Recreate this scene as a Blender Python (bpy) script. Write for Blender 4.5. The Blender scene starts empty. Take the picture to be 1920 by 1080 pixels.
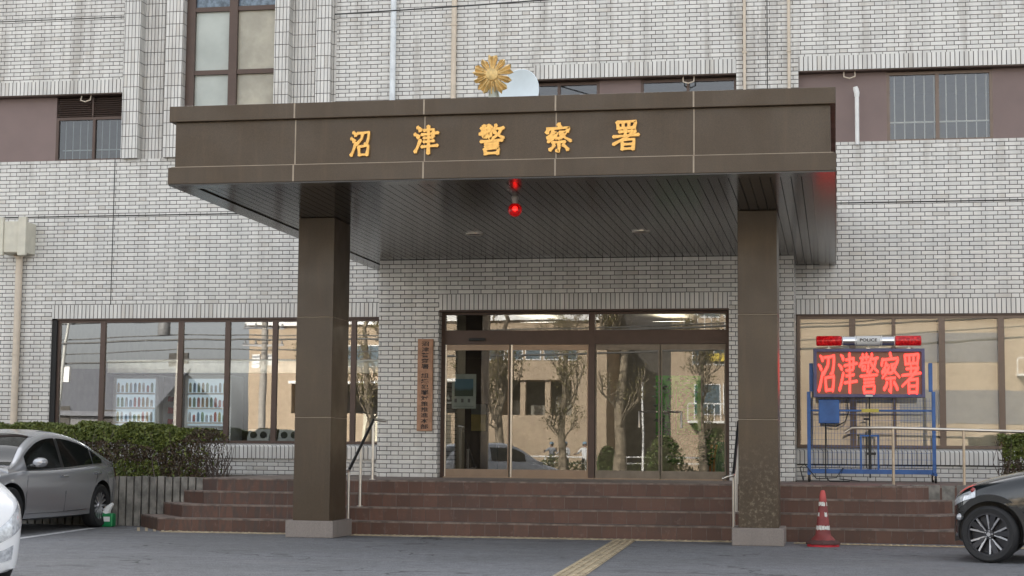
import bpy, bmesh, math, random
from mathutils import Vector, Matrix
from math import radians, sin, cos, pi
random.seed(7)
S = bpy.context.scene
COL = S.collection

# ------------------------------------------------------------------ camera
cam = bpy.data.cameras.new('camera')
cam.lens = 60.72; cam.sensor_width = 36; cam.clip_end = 3000; cam.clip_start = 0.1
co = bpy.data.objects.new('camera', cam); COL.objects.link(co)
rgt = Vector((0.98295301, 0.18364358, 0.00885538)); upv = Vector((0.00888055, -0.09553125, 0.99538682)); fwd = Vector((-0.18364237, 0.97833983, 0.09553358))
co.matrix_world = Matrix(((rgt.x, upv.x, -fwd.x, 0), (rgt.y, upv.y, -fwd.y, -28.5), (rgt.z, upv.z, -fwd.z, 1.12), (0, 0, 0, 1)))
S.camera = co

# ------------------------------------------------------------------ light
SUN_EL, SUN_AZ = radians(31), radians(-24)
w = bpy.data.worlds.new('World'); S.world = w; w.use_nodes = True
nt = w.node_tree; nt.nodes.clear()
bg = nt.nodes.new('ShaderNodeBackground'); sky = nt.nodes.new('ShaderNodeTexSky'); wo = nt.nodes.new('ShaderNodeOutputWorld')
sky.sky_type = 'NISHITA'; sky.sun_disc = False; sky.sun_elevation = SUN_EL; sky.sun_rotation = SUN_AZ
sky.air_density = 1.0; sky.dust_density = 3.0; sky.ozone_density = 1.0
hs = nt.nodes.new('ShaderNodeHueSaturation'); hs.inputs['Saturation'].default_value = 0.24; nt.links.new(sky.outputs[0], hs.inputs['Color']); nt.links.new(hs.outputs[0], bg.inputs[0]); bg.inputs[1].default_value = 0.13; nt.links.new(bg.outputs[0], wo.inputs[0])
sl = bpy.data.lights.new('sun', 'SUN'); sl.energy = 4.2; sl.angle = radians(0.5); sl.color = (1, 0.92, 0.78)
so = bpy.data.objects.new('sun', sl); COL.objects.link(so)
sd = Vector((sin(SUN_AZ) * cos(SUN_EL), cos(SUN_AZ) * cos(SUN_EL), sin(SUN_EL)))
so.rotation_euler = sd.to_track_quat('Z', 'Y').to_euler()
S.view_settings.view_transform = 'Standard'; S.view_settings.look = 'None'; S.view_settings.gamma = 1
S.view_settings.exposure = 1.95
S.cycles.max_bounces = 8; S.cycles.transparent_max_bounces = 12

# ------------------------------------------------------------------ materials
class NT:
    def __init__(s, name):
        s.m = bpy.data.materials.new(name); s.m.use_nodes = True; s.t = s.m.node_tree
        s.b = s.t.nodes['Principled BSDF']; s.out = s.t.nodes['Material Output']
    def n(s, typ, **kw):
        x = s.t.nodes.new(typ)
        for k, v in kw.items(): setattr(x, k, v)
        return x
    def l(s, a, b): s.t.links.new(a, b)
    def put(s, x, i, v):
        if hasattr(v, 'is_linked') or isinstance(v, bpy.types.NodeSocket): s.l(v, x.inputs[i])
        else: x.inputs[i].default_value = v
    def math(s, op, a, b=0.0, c=None):
        x = s.n('ShaderNodeMath', operation=op); s.put(x, 0, a); s.put(x, 1, b)
        if c is not None: s.put(x, 2, c)
        return x.outputs[0]
    def mix(s, f, a, b):
        x = s.n('ShaderNodeMix', data_type='RGBA'); s.put(x, 0, f); s.put(x, 6, a); s.put(x, 7, b); return x.outputs[2]
    def noise(s, scale, detail=4, vec=None, rough=0.55):
        x = s.n('ShaderNodeTexNoise'); x.inputs['Scale'].default_value = scale; x.inputs['Detail'].default_value = detail; x.inputs['Roughness'].default_value = rough
        if vec is not None: s.l(vec, x.inputs['Vector'])
        return x.outputs['Fac']
    def pos(s):
        g = s.n('ShaderNodeNewGeometry'); return g.outputs['Position']
    def obj(s):
        return s.n('ShaderNodeTexCoord').outputs['Object']
    def sep(s, v):
        x = s.n('ShaderNodeSeparateXYZ'); s.l(v, x.inputs[0]); return x.outputs
    def comb(s, a, b, c):
        x = s.n('ShaderNodeCombineXYZ'); s.put(x, 0, a); s.put(x, 1, b); s.put(x, 2, c); return x.outputs[0]
    def ramp(s, f, a, b, lo=0.0, hi=1.0):
        x = s.n('ShaderNodeMapRange', interpolation_type='SMOOTHSTEP'); s.put(x, 0, f); x.inputs[1].default_value = a; x.inputs[2].default_value = b; x.inputs[3].default_value = lo; x.inputs[4].default_value = hi
        return x.outputs[0]
    def bump(s, h, strength=0.3, dist=0.01):
        x = s.n('ShaderNodeBump'); x.inputs['Strength'].default_value = strength; x.inputs['Distance'].default_value = dist; s.l(h, x.inputs['Height']); s.l(x.outputs[0], s.b.inputs['Normal'])
    def set(s, color=None, rough=None, metal=None, spec=None):
        if color is not None: s.put(s.b, 'Base Color', color if isinstance(color, bpy.types.NodeSocket) else (*color, 1))
        if rough is not None: s.put(s.b, 'Roughness', rough)
        if metal is not None: s.put(s.b, 'Metallic', metal)
        if spec is not None: s.put(s.b, 'Specular IOR Level', spec)
        return s

def c4(c): return (c[0], c[1], c[2], 1)

def plain(name, col, rough=0.5, metal=0.0, var=0.12, scale=6.0, spec=0.5, bump=0.0, bscale=120.0, coat=0.0):
    k = NT(name); p = k.pos()
    f = k.noise(scale, 5, p)
    c = k.mix(k.ramp(f, 0.3, 0.7), c4([x * (1 - var) for x in col]), c4([min(1, x * (1 + var)) for x in col]))
    k.set(c, rough, metal, spec)
    if coat: k.b.inputs['Coat Weight'].default_value = coat; k.b.inputs['Coat Roughness'].default_value = 0.03
    if bump: k.bump(k.noise(bscale, 3, p), bump, 0.004)
    return k.m

def emit(name, col, strength):
    k = NT(name); k.set(col, 0.4); k.b.inputs['Emission Color'].default_value = c4(col); k.b.inputs['Emission Strength'].default_value = strength
    return k.m

def tilemat(name, mode, base=(0.72, 0.705, 0.665), ox=0.0, oz=0.73):
    k = NT(name); P = k.sep(k.pos())
    u = k.math('ADD', k.math('ADD', P[0], P[1]), 50.0 + ox); z = k.math('ADD', P[2], 20.0 * 0.0702 - oz)
    J = 0.0098 if mode != 'soldier' else 0.012
    if mode == 'flemish':
        H, Pd, Lg = 0.0702, 0.3806, 0.2565
        row = k.math('FLOOR', k.math('DIVIDE', z, H)); zf = k.math('SUBTRACT', z, k.math('MULTIPLY', row, H))
        odd = k.math('MODULO', row, 2.0)
        u2 = k.math('ADD', u, k.math('MULTIPLY', odd, Pd / 2))
        per = k.math('FLOOR', k.math('DIVIDE', u2, Pd)); uf = k.math('SUBTRACT', u2, k.math('MULTIPLY', per, Pd))
        sh = k.math('GREATER_THAN', uf, Lg)
        ul = k.math('SUBTRACT', uf, k.math('MULTIPLY', sh, Lg)); ln = k.math('ADD', Lg, k.math('MULTIPLY', sh, Pd - 2 * Lg))
        idu = k.math('ADD', k.math('MULTIPLY', per, 2.0), sh); idz = row; zl = zf; zh = H
    else:
        if mode == 'soldier': Wd, H = 0.0737, 10.0
        else: Wd, H = 0.0637, 0.222
        per = k.math('FLOOR', k.math('DIVIDE', u, Wd)); ul = k.math('SUBTRACT', u, k.math('MULTIPLY', per, Wd)); ln = Wd
        row = k.math('FLOOR', k.math('DIVIDE', z, H)); zl = k.math('SUBTRACT', z, k.math('MULTIPLY', row, H)); zh = H
        idu = per; idz = row
    def edge(v, ln):
        a = k.math('MINIMUM', v, k.math('SUBTRACT', ln, v)); return a
    du = edge(ul, ln); dz = edge(zl, zh)
    d = k.math('MINIMUM', du, dz) if mode != 'soldier' else du
    mask = k.ramp(d, J / 2 - 0.0018, J / 2 + 0.0018)
    wn = k.n('ShaderNodeTexWhiteNoise', noise_dimensions='2D'); k.l(k.comb(idu, idz, 0.0), wn.inputs['Vector'])
    rnd = wn.outputs['Value']; rc = k.sep(wn.outputs['Color'])
    big = k.noise(0.35, 3, k.pos())
    streak = k.noise(1.0, 4, k.comb(k.math('MULTIPLY', k.math('ADD', P[0], P[1]), 5.0), 0.0, k.math('MULTIPLY', P[2], 0.5)))
    v = k.math('ADD', 0.84, k.math('MULTIPLY', rnd, 0.18))
    v = k.math('MULTIPLY', v, k.ramp(big, 0.3, 0.7, 0.95, 1.03)); v = k.math('MULTIPLY', v, k.ramp(streak, 0.3, 0.62, 0.9, 1.0))
    hv = k.n('ShaderNodeVectorMath', operation='SCALE'); hv.inputs[0].default_value = base; k.l(v, hv.inputs['Scale'])
    warm = k.mix(k.math('MULTIPLY', rc[1], 0.14), hv.outputs[0], (0.62, 0.58, 0.52, 1))
    odd_t = k.math('GREATER_THAN', k.math('FRACT', k.math('MULTIPLY', rnd, 37.7)), 0.965)
    warm = k.mix(k.math('MULTIPLY', odd_t, 0.35), warm, (0.45, 0.40, 0.33, 1))
    st2 = k.noise(1.0, 5, k.comb(k.math('MULTIPLY', k.math('ADD', P[0], P[1]), 1.3), 3.0, k.math('MULTIPLY', P[2], 0.22)), 0.7)
    warm = k.mix(k.math('MULTIPLY', k.ramp(st2, 0.52, 0.74), 0.32), warm, (0.30, 0.265, 0.22, 1))
    led = k.math('MAXIMUM', k.ramp(P[2], 5.35, 6.26), k.math('MULTIPLY', k.ramp(P[2], 8.4, 7.75, 0.0, .8), k.ramp(P[2], 7.7, 7.71)))
    s3 = k.noise(1.0, 4, k.comb(k.math('MULTIPLY', k.math('ADD', P[0], P[1]), 3.2), 7.0, k.math('MULTIPLY', P[2], 0.3)), 0.6)
    warm = k.mix(k.math('MULTIPLY', k.math('MULTIPLY', led, k.ramp(s3, 0.5, 0.66)), 0.4), warm, (0.26, 0.23, 0.19, 1))
    jn = k.mix(k.ramp(k.noise(2.2, 4, k.pos()), 0.35, 0.65), (0.045, 0.040, 0.038, 1), (0.12, 0.108, 0.098, 1))
    c = k.mix(mask, jn, warm)
    k.set(c, k.ramp(mask, 0, 1, 0.9, 0.2)); k.b.inputs['Specular IOR Level'].default_value = 0.5
    # glazed tiles sit at slightly different angles
    tilt = k.math('MULTIPLY', k.math('SUBTRACT', rc[0], 0.5), 0.045)
    h = k.math('ADD', k.math('MULTIPLY', k.ramp(d, J / 2 - 0.004, J / 2 + 0.005), 0.005), k.math('MULTIPLY', tilt, zl))
    h = k.math('ADD', h, k.math('MULTIPLY', k.math('SUBTRACT', rc[2], 0.5), k.math('MULTIPLY', ul, 0.02)))
    b = k.n('ShaderNodeBump'); b.inputs['Strength'].default_value = 0.9; b.inputs['Distance'].default_value = 1.0; k.l(h, b.inputs['Height']); k.l(b.outputs[0], k.b.inputs['Normal'])
    return k.m

T_FL = tilemat('glazed_brick_tile', 'flemish'); T_SO = tilemat('soldier_tile', 'soldier'); T_ST = tilemat('stacked_tile', 'stack')

def granite(name, col, weather=False, rough=0.28):
    k = NT(name); p = k.pos(); P = k.sep(p)
    a = k.noise(160, 3, p); b = k.noise(1.3, 4, p)
    c = k.mix(k.ramp(a, 0.35, 0.65), c4([x * 0.78 for x in col]), c4([x * 1.25 for x in col]))
    c = k.mix(k.math('MULTIPLY', k.ramp(b, 0.35, 0.75), 0.3), c, c4([x * 0.8 for x in col]))
    r = k.ramp(k.noise(2.0, 4, p), 0.3, 0.7, rough, rough + 0.15)
    if weather:
        low = k.ramp(P[2], 1.5, 0.4); n = k.noise(22, 6, p, 0.7)
        wmask = k.math('MULTIPLY', low, k.ramp(n, 0.47, 0.72))
        wmask = k.math('MULTIPLY', wmask, k.ramp(P[0], -3.0, -0.9, 0.03, 1.0))
        c = k.mix(wmask, c, (0.21, 0.17, 0.11, 1)); r = k.math('ADD', r, k.math('MULTIPLY', low, 0.25))
    st = k.noise(1.0, 5, k.comb(k.math('MULTIPLY', k.math('ADD', P[0], P[1]), 6.0), 1.0, k.math('MULTIPLY', P[2], 0.6)), 0.65)
    c = k.mix(k.math('MULTIPLY', k.ramp(st, 0.50, 0.72), 0.30), c, c4([x * 1.7 for x in col]))
    c = k.mix(k.math('MULTIPLY', k.ramp(st, 0.46, 0.30), 0.25), c, c4([x * 0.6 for x in col]))
    k.set(c, r); k.bump(a, 0.08, 0.002); return k.m
G_BR = granite('brown_granite', (0.068, 0.045, 0.024), rough=.42); G_COL = granite('brown_granite_column', (0.068, 0.045, 0.024), True)
G_PK = granite('pink_granite', (0.25, 0.215, 0.19), rough=0.6)

def glassmat(name, fmin=0.12, tint=(0.9, 0.93, 0.92), rough=0.0, wob=0.0):
    k = NT(name)
    tr = k.n('ShaderNodeBsdfTransparent'); tr.inputs[0].default_value = c4(tint)
    gl = k.n('ShaderNodeBsdfGlossy'); gl.inputs['Roughness'].default_value = rough; gl.inputs[0].default_value = (0.97, 0.98, 1, 1)
    fr = k.n('ShaderNodeFresnel'); fr.inputs[0].default_value = 1.5
    f = k.math('MINIMUM', k.math('ADD', k.math('MULTIPLY', fr.outputs[0], 1.3), fmin - 0.05), 1.0)
    if wob:
        b = k.n('ShaderNodeBump'); b.inputs['Strength'].default_value = 1.0; b.inputs['Distance'].default_value = wob
        k.l(k.noise(1.1, 1, k.pos()), b.inputs['Height']); k.l(b.outputs[0], gl.inputs['Normal'])
    mx = k.n('ShaderNodeMixShader'); k.l(f, mx.inputs[0]); k.l(tr.outputs[0], mx.inputs[1]); k.l(gl.outputs[0], mx.inputs[2]); k.l(mx.outputs[0], k.out.inputs[0])
    return k.m
GLASS = glassmat('door_glass', 0.13, (0.86, 0.88, 0.85), wob=0.0003); GLASS_W = glassmat('window_glass', 0.22, (0.88, 0.92, 0.91), wob=0.0004); GLASS_U = glassmat('upper_glass', 0.08, (0.8, 0.82, 0.78))
GLASS_R = glassmat('office_glass', 0.13, (0.9, 0.9, 0.86), wob=0.0006)
GLASS_C = glassmat('car_glass', 0.16, (0.16, 0.18, 0.17))

ALU = plain('bronze_aluminium', (0.085, 0.055, 0.043), 0.42, 0.3, 0.06)
ALU_T = plain('tan_aluminium', (0.15, 0.11, 0.085), 0.4, 0.3, 0.06)
STEEL = plain('stainless_steel', (0.62, 0.58, 0.52), 0.28, 1.0, 0.05)
PANEL = plain('brown_render', (0.205, 0.150, 0.138), 0.7, 0, 0.05, 2.0, bump=0.1)
DARK = plain('dark_void', (0.02, 0.019, 0.018), 0.8)
BLACK = plain('black_plastic', (0.018, 0.018, 0.018), 0.5)
WHITE = plain('white_paint', (0.75, 0.75, 0.73), 0.45, var=0.05)
BEIGE = plain('beige_pipe', (0.62, 0.53, 0.42), 0.5, var=0.06)
BOXM = plain('beige_box', (0.60, 0.57, 0.47), 0.6, var=0.07)
BLUE = plain('blue_painted_steel', (0.035, 0.115, 0.33), 0.4, 0.1, 0.15)
NAVY = plain('violet_painted_frame', (0.105, 0.10, 0.19), 0.45, 0.1)
GOLD = plain('gold_leaf', (0.82, 0.47, 0.13), 0.42, 0.45, 0.1, 30)
BRASS = plain('weathered_brass', (0.66, 0.47, 0.20), 0.5, 0.35, 0.2, 20)
SEAL = plain('joint_sealant', (0.34, 0.28, 0.21), 0.7)
INTW = plain('interior_wall', (0.16, 0.145, 0.12), 0.8); INTF = plain('interior_floor', (0.12, 0.10, 0.08), 0.35)
BLIND = plain('blind_fabric', (0.62, 0.57, 0.47), 0.8, var=0.04)
RED_GL = NT('red_lens').set((0.45, 0.01, 0.01), 0.12).m
RED_GL.node_tree.nodes['Principled BSDF'].inputs['Emission Color'].default_value = (1, 0.02, 0.01, 1)
RED_GL.node_tree.nodes['Principled BSDF'].inputs['Emission Strength'].default_value = 0.06
TUBE = emit('fluorescent_tube', (1.0, 0.93, 0.78), 4.5)
LOBBY_FILL = emit('lobby_fill_glow', (1.0, 0.96, 0.88), 7.0)  # glow for the added strips that brighten the lobby
LED = emit('red_led', (1.0, 0.04, 0.03), 0.95)
WOOD = plain('name_board_wood', (0.42, 0.225, 0.13), 0.6, 0, 0.18, 9)
INK = plain('brush_ink', (0.03, 0.02, 0.018), 0.6)

def stepmat(name='red_step_tile'):
    k = NT(name); p = k.pos(); P = k.sep(p)
    u = k.math('ADD', k.math('ADD', P[0], P[1]), 60.0)
    per = k.math('FLOOR', k.math('DIVIDE', u, 0.2)); ul = k.math('SUBTRACT', u, k.math('MULTIPLY', per, 0.2))
    d = k.math('MINIMUM', ul, k.math('SUBTRACT', 0.2, ul)); m = k.ramp(d, 0.002, 0.005)
    row = k.math('FLOOR', k.math('DIVIDE', k.math('ADD', P[2], 0.001), 0.1825))
    wn = k.n('ShaderNodeTexWhiteNoise', noise_dimensions='2D'); k.l(k.comb(per, row, 0.0), wn.inputs['Vector'])
    a = k.mix(wn.outputs['Value'], (0.098, 0.046, 0.030, 1), (0.145, 0.070, 0.046, 1))
    g = k.noise(3.0, 5, k.comb(k.math('MULTIPLY', P[0], 4.0), P[1], k.math('MULTIPLY', P[2], 1.2)))
    side = k.ramp(P[0], -5.6, -7.6, 0.12, 0.6)
    a = k.mix(k.math('MULTIPLY', k.ramp(g, 0.42, 0.64), side), a, (0.055, 0.048, 0.042, 1))
    w2 = k.noise(1.6, 5, p, .7); a = k.mix(k.math('MULTIPLY', k.ramp(w2, .48, .66), .4), a, (0.06, 0.040, 0.033, 1))
    pale = k.noise(7, 5, p, .75); a = k.mix(k.math('MULTIPLY', k.ramp(pale, .56, .7), .3), a, (0.24, 0.17, 0.135, 1))
    jc = k.mix(k.ramp(k.noise(4, 3, p), .4, .6), (0.075, 0.05, 0.04, 1), (0.15, 0.115, 0.095, 1)); c = k.mix(m, jc, a); k.set(c, 0.5); k.bump(k.noise(60, 3, p), 0.15, 0.004); return k.m
STEP = stepmat()
NOSE = plain('step_nosing', (0.19, 0.145, 0.12), 0.65, 0, 0.4, 9)
def asphalt():
    k = NT('asphalt'); p = k.pos(); P = k.sep(p)
    a = k.noise(55, 5, p, 0.85); a2 = k.noise(6.5, 9, p, 0.88); b = k.noise(0.35, 5, p); s = k.noise(1.0, 6, k.comb(k.math('MULTIPLY', P[0], 0.6), k.math('MULTIPLY', P[1], 2.2), 0.0))
    c = k.mix(k.ramp(a, 0.32, 0.68), (0.064, 0.066, 0.072, 1), (0.34, 0.345, 0.36, 1))
    c = k.mix(k.math('MULTIPLY', k.ramp(a2, 0.44, 0.6), 0.6), c, (0.085, 0.086, 0.09, 1))
    c = k.mix(k.math('MULTIPLY', k.ramp(b, 0.35, 0.65), 0.35), c, (0.10, 0.098, 0.096, 1))
    c = k.mix(k.math('MULTIPLY', k.ramp(s, 0.48, 0.7), 0.35), c, (0.23, 0.225, 0.22, 1))
    v = k.n('ShaderNodeTexVoronoi', feature='DISTANCE_TO_EDGE'); v.inputs['Scale'].default_value = 0.33
    w_ = k.n('ShaderNodeVectorMath', operation='ADD'); k.l(p, w_.inputs[0]); nz = k.n('ShaderNodeTexNoise'); nz.inputs['Scale'].default_value = 2.0; k.l(p, nz.inputs['Vector']); k.l(nz.outputs['Color'], w_.inputs[1]); k.l(w_.outputs[0], v.inputs['Vector'])
    cr = k.math('MULTIPLY', k.ramp(v.outputs['Distance'], 0.009, 0.003), k.ramp(k.noise(0.5, 2, p), 0.48, 0.56))
    c = k.mix(k.math('MULTIPLY', cr, 0.75), c, (0.035, 0.034, 0.033, 1))
    oil = k.noise(0.9, 3, p); c = k.mix(k.math('MULTIPLY', k.ramp(oil, 0.64, 0.74), 0.5), c, (0.05, 0.048, 0.047, 1))
    grit = k.math('MULTIPLY', k.ramp(P[1], -6.6, -5.4), k.ramp(k.noise(5, 5, p, .7), .45, .6)); c = k.mix(k.math('MULTIPLY', grit, 0.55), c, (0.075, 0.066, 0.055, 1))
    k.set(c, 0.85); k.bump(k.math('ADD', a, a2), 0.7, 0.012); return k.m
ASPH = asphalt()
CONC = plain('weathered_concrete', (0.20, 0.188, 0.165), 0.85, 0, 0.35, 7, bump=0.3, bscale=50)
YEL = plain('worn_yellow_tactile', (0.42, 0.34, 0.22), 0.85, 0, 0.35, 9)
LINE = plain('worn_white_line', (0.5, 0.5, 0.5), 0.8, 0, 0.35, 20)

# ------------------------------------------------------------------ mesh helpers
def world_off(p):
    v = Vector((0, 0, 0))
    while p is not None: v += p.location; p = p.parent
    return v
def tag(o, label=None, cat=None, group=None, kind=None):
    if label: o['label'] = label
    if cat: o['category'] = cat
    if group: o['group'] = group
    if kind: o['kind'] = kind
    return o
def thing(name, label, cat, loc=(0, 0, 0), rz=0.0, group=None):
    o = bpy.data.objects.new(name, None); COL.objects.link(o); o.location = loc; o.rotation_euler = (0, 0, rz); o.empty_display_size = 0.2
    return tag(o, label, cat, group)

class MB:
    def __init__(s): s.v = []; s.f = []; s.mi = []; s.mats = []; s.cur = 0
    def mat(s, m):
        if m not in s.mats: s.mats.append(m)
        s.cur = s.mats.index(m); return s
    def add(s, vs, fs):
        o = len(s.v); s.v += [tuple(v) for v in vs]; s.f += [tuple(i + o for i in f) for f in fs]; s.mi += [s.cur] * len(fs); return s
    def box(s, x0, x1, y0, y1, z0, z1):
        return s.add([(x0, y0, z0), (x1, y0, z0), (x1, y1, z0), (x0, y1, z0), (x0, y0, z1), (x1, y0, z1), (x1, y1, z1), (x0, y1, z1)],
                     [(0, 3, 2, 1), (4, 5, 6, 7), (0, 1, 5, 4), (1, 2, 6, 5), (2, 3, 7, 6), (3, 0, 4, 7)])
    def prism(s, pts, z0, z1):           # pts ccw in xy
        n = len(pts)
        return s.add([(x, y, z0) for x, y in pts] + [(x, y, z1) for x, y in pts],
                     [tuple(range(n - 1, -1, -1)), tuple(range(n, 2 * n))] + [(i, (i + 1) % n, n + (i + 1) % n, n + i) for i in range(n)])
    def extr(s, pts, axis, a, b):        # polygon in the plane across axis; axis 0: pts=(y,z); 1: pts=(x,z)
        n = len(pts)
        mk = (lambda p, t: (t, p[0], p[1])) if axis == 0 else (lambda p, t: (p[0], t, p[1]))
        fs = [tuple(range(n)), tuple(range(2 * n - 1, n - 1, -1))] + [(i, n + i, n + (i + 1) % n, (i + 1) % n) for i in range(n)]
        return s.add([mk(p, a) for p in pts] + [mk(p, b) for p in pts], fs)
    def tube(s, pts, r, n=10, cap=True):
        pts = [Vector(p) for p in pts]; rs = r if isinstance(r, (list, tuple)) else [r] * len(pts); vs = []; fs = []
        prev = None
        for i, p in enumerate(pts):
            t = (pts[min(i + 1, len(pts) - 1)] - pts[max(i - 1, 0)]).normalized()
            if prev is None: a = t.orthogonal().normalized()
            else: a = (prev - t * prev.dot(t)); a = a.normalized() if a.length > 1e-6 else t.orthogonal().normalized()
            prev = a; b = t.cross(a)
            for k in range(n):
                q = 2 * pi * k / n; vs.append(p + (a * cos(q) + b * sin(q)) * rs[i])
        for i in range(len(pts) - 1):
            for k in range(n): fs.append((i * n + k, i * n + (k + 1) % n, (i + 1) * n + (k + 1) % n, (i + 1) * n + k))
        if cap: fs.append(tuple(range(n - 1, -1, -1))); fs.append(tuple((len(pts) - 1) * n + k for k in range(n)))
        return s.add(vs, fs)
    def lathe(s, prof, c=(0, 0, 0), axis='Z', n=32, closed=False):   # prof list of (r, h)
        vs = []; fs = []; c = Vector(c)
        for r, h in prof:
            for k in range(n):
                q = 2 * pi * k / n
                v = (r * cos(q), r * sin(q), h)
                if axis == 'Y': v = (v[0], v[2], -v[1])
                if axis == 'X': v = (v[2], v[0], v[1])
                vs.append(c + Vector(v))
        m = len(prof); last = m if closed else m - 1
        for i in range(last):
            for k in range(n): fs.append((i * n + k, i * n + (k + 1) % n, ((i + 1) % m) * n + (k + 1) % n, ((i + 1) % m) * n + k))
        return s.add(vs, fs)
    def sphere(s, c, r, n=20, m=12):
        return s.lathe([(max(1e-4, r * sin(pi * i / m)), -r * cos(pi * i / m)) for i in range(m + 1)], c, 'Z', n)
    def build(s, name, m, parent=None, world=True, bevel=0.0, smooth=False, fix=False, bool_with=None):
        if m is not None: mats = [m]
        else: mats = s.mats
        off = world_off(parent) if (parent is not None and world) else Vector((0, 0, 0))
        me = bpy.data.meshes.new(name); me.from_pydata([Vector(v) - off for v in s.v], [], s.f)
        for x in mats: me.materials.append(x)
        if m is None: me.polygons.foreach_set('material_index', s.mi)
        me.update()
        if fix:
            b = bmesh.new(); b.from_mesh(me); bmesh.ops.remove_doubles(b, verts=b.verts, dist=1e-5); bmesh.ops.recalc_face_normals(b, faces=b.faces); b.to_mesh(me); b.free()
        if smooth: me.polygons.foreach_set('use_smooth', [True] * len(me.polygons))
        o = bpy.data.objects.new(name, me); COL.objects.link(o); o.parent = parent
        if bevel:
            md = o.modifiers.new('bevel', 'BEVEL'); md.width = bevel; md.segments = 2; md.limit_method = 'ANGLE'; md.angle_limit = radians(40)
        if smooth:
            try: me.set_sharp_from_angle(angle=radians(38))
            except Exception: pass
        return o

def pieces(name, boxes, m, parent, bevel=0.0):
    for b_ in boxes: q = MB(); q.box(*b_); q.build(name, m, parent, bevel=bevel)
def patch(T, fn, name, m, x0, x1, f0, f1, s=1, off=.004, nx=14, nf=6, parent=None, slant=0.0):
    q = MB(); vs = []
    for i in range(nx + 1):
        x = x0 + (x1 - x0) * i / nx
        for j in range(nf + 1):
            f = f0 + (f1 - f0) * j / nf; xx = min(max(x + slant * (f - f0), -9), x1 if x1 > x0 else x0); y, z = fn(xx, f); vs.append((xx + (off if x1 > 0 else -off), s * (y + off), z))
    q.add(vs, [(i * (nf + 1) + j, i * (nf + 1) + j + 1, (i + 1) * (nf + 1) + j + 1, (i + 1) * (nf + 1) + j) for i in range(nx) for j in range(nf)])
    return q.build(name, m, parent or T, world=False, smooth=True)

def text_geo(body, bold=0.0, res=3):
    c = bpy.data.curves.new('tmp', 'FONT'); c.body = body; c.offset = bold; c.resolution_u = res; c.align_x = 'CENTER'; c.align_y = 'CENTER'
    o = bpy.data.objects.new('tmp', c); COL.objects.link(o)
    dg = bpy.context.evaluated_depsgraph_get(); dg.update()
    me = bpy.data.meshes.new_from_object(o.evaluated_get(dg))
    vs = [tuple(v.co) for v in me.vertices]; fs = [tuple(p.vertices) for p in me.polygons]
    bpy.data.objects.remove(o); bpy.data.curves.remove(c); bpy.data.meshes.remove(me)
    xs = [v[0] for v in vs]; ys = [v[1] for v in vs]; cx = (min(xs) + max(xs)) / 2; cy = (min(ys) + max(ys)) / 2
    W = max(xs) - min(xs); H = max(ys) - min(ys)
    return [((v[0] - cx), (v[1] - cy)) for v in vs], fs, W, H
def add_text(mb, body, cx, y, cz, w=None, h=None, depth=0.01, bold=0.0, shear=0.0, stretch=True):
    vs, fs, W, H = text_geo(body, bold)
    sx = (w / W) if w else None; sz = (h / H) if h else None
    sx = sx or sz; sz = sz or sx
    n = len(vs)
    pts = [(cx + (a + shear * b) * sx, y - depth, cz + b * sz) for a, b in vs]
    back = [(p[0], y, p[2]) for p in pts]
    ec = {}
    for f in fs:
        for i in range(len(f)):
            e = (f[i], f[(i + 1) % len(f)]); kx = tuple(sorted(e)); ec.setdefault(kx, []).append(e)
    side = [(e[0][1], e[0][0], e[0][0] + n, e[0][1] + n) for e in ec.values() if len(e) == 1]
    mb.add(pts + back, list(fs) + side)

# ------------------------------------------------------------------ ground
def sheet(name, pts, z, m, label=None):
    mb = MB(); mb.add([(x, y, z) for x, y in pts], [tuple(range(len(pts)))])
    return tag(mb.build(name, m), label, None, None, 'structure')
GRND = plain('far_ground', (0.17, 0.16, 0.13), 0.9, 0, 0.3, 0.4)
sheet('ground', [(-900, -900), (900, -900), (900, 900), (-900, 900)], -0.06, GRND)
sheet('car_park', [(-60, -56), (50, -56), (50, 16), (-60, 16)], 0.0, ASPH, 'grey asphalt forecourt in front of the tiled building')

# tactile paving: narrow strip along the steps and the path strip to the camera
def tactile(name, pts_fn, n, label, loc, cat='tactile paving'):
    mb = MB()
    for i in range(n): pts_fn(mb, i)
    o = mb.build(name, YEL); return tag(o, label, None, None, 'structure')
mb = MB()
mb.box(-9.2, -7.2, -5.72, -5.45, 0.0, 0.006); mb.box(-6.5, -1.3, -5.72, -5.45, 0.0, 0.006); mb.add([(-0.55, -5.85, 0.006), (3.2, -6.25, 0.006), (3.2, -5.95, 0.006), (-0.55, -5.55, 0.006)], [(0, 1, 2, 3)])
for i in range(92):
    for j in range(3):
        x = -9.15 + i * 0.09
        if -7.2 < x < -6.5 or -1.3 < x < -0.6: continue
        mb.lathe([(0.022, 0.006), (0.015, 0.012), (0.001, 0.012)], (x, -5.66 + j * 0.075, 0), 'Z', 8)
for i in range(40):
    for j in range(3):
        x = -0.5 + i * 0.09; mb.lathe([(0.028, 0.006), (0.018, 0.013), (0.001, 0.013)], (x, -5.78 - (x + .55) * .107 + j * 0.085, 0), 'Z', 8)
for i in range(6): mb.add([(-10.0 + i * 0.12, -4.6, 0.008), (-9.96 + i * 0.12, -4.6, 0.008), (-9.5 + i * 0.12, -5.7, 0.008), (-9.54 + i * 0.12, -5.7, 0.008)], [(0, 3, 2, 1)])
tag(mb.build('tactile_paving', YEL), 'worn yellow tactile strip of raised dots along the foot of the steps', None, None, 'structure')
mb = MB()
def tp(t, s): return (-2.74 + (t) * 0.045 + s, -5.74 - t)
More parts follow.
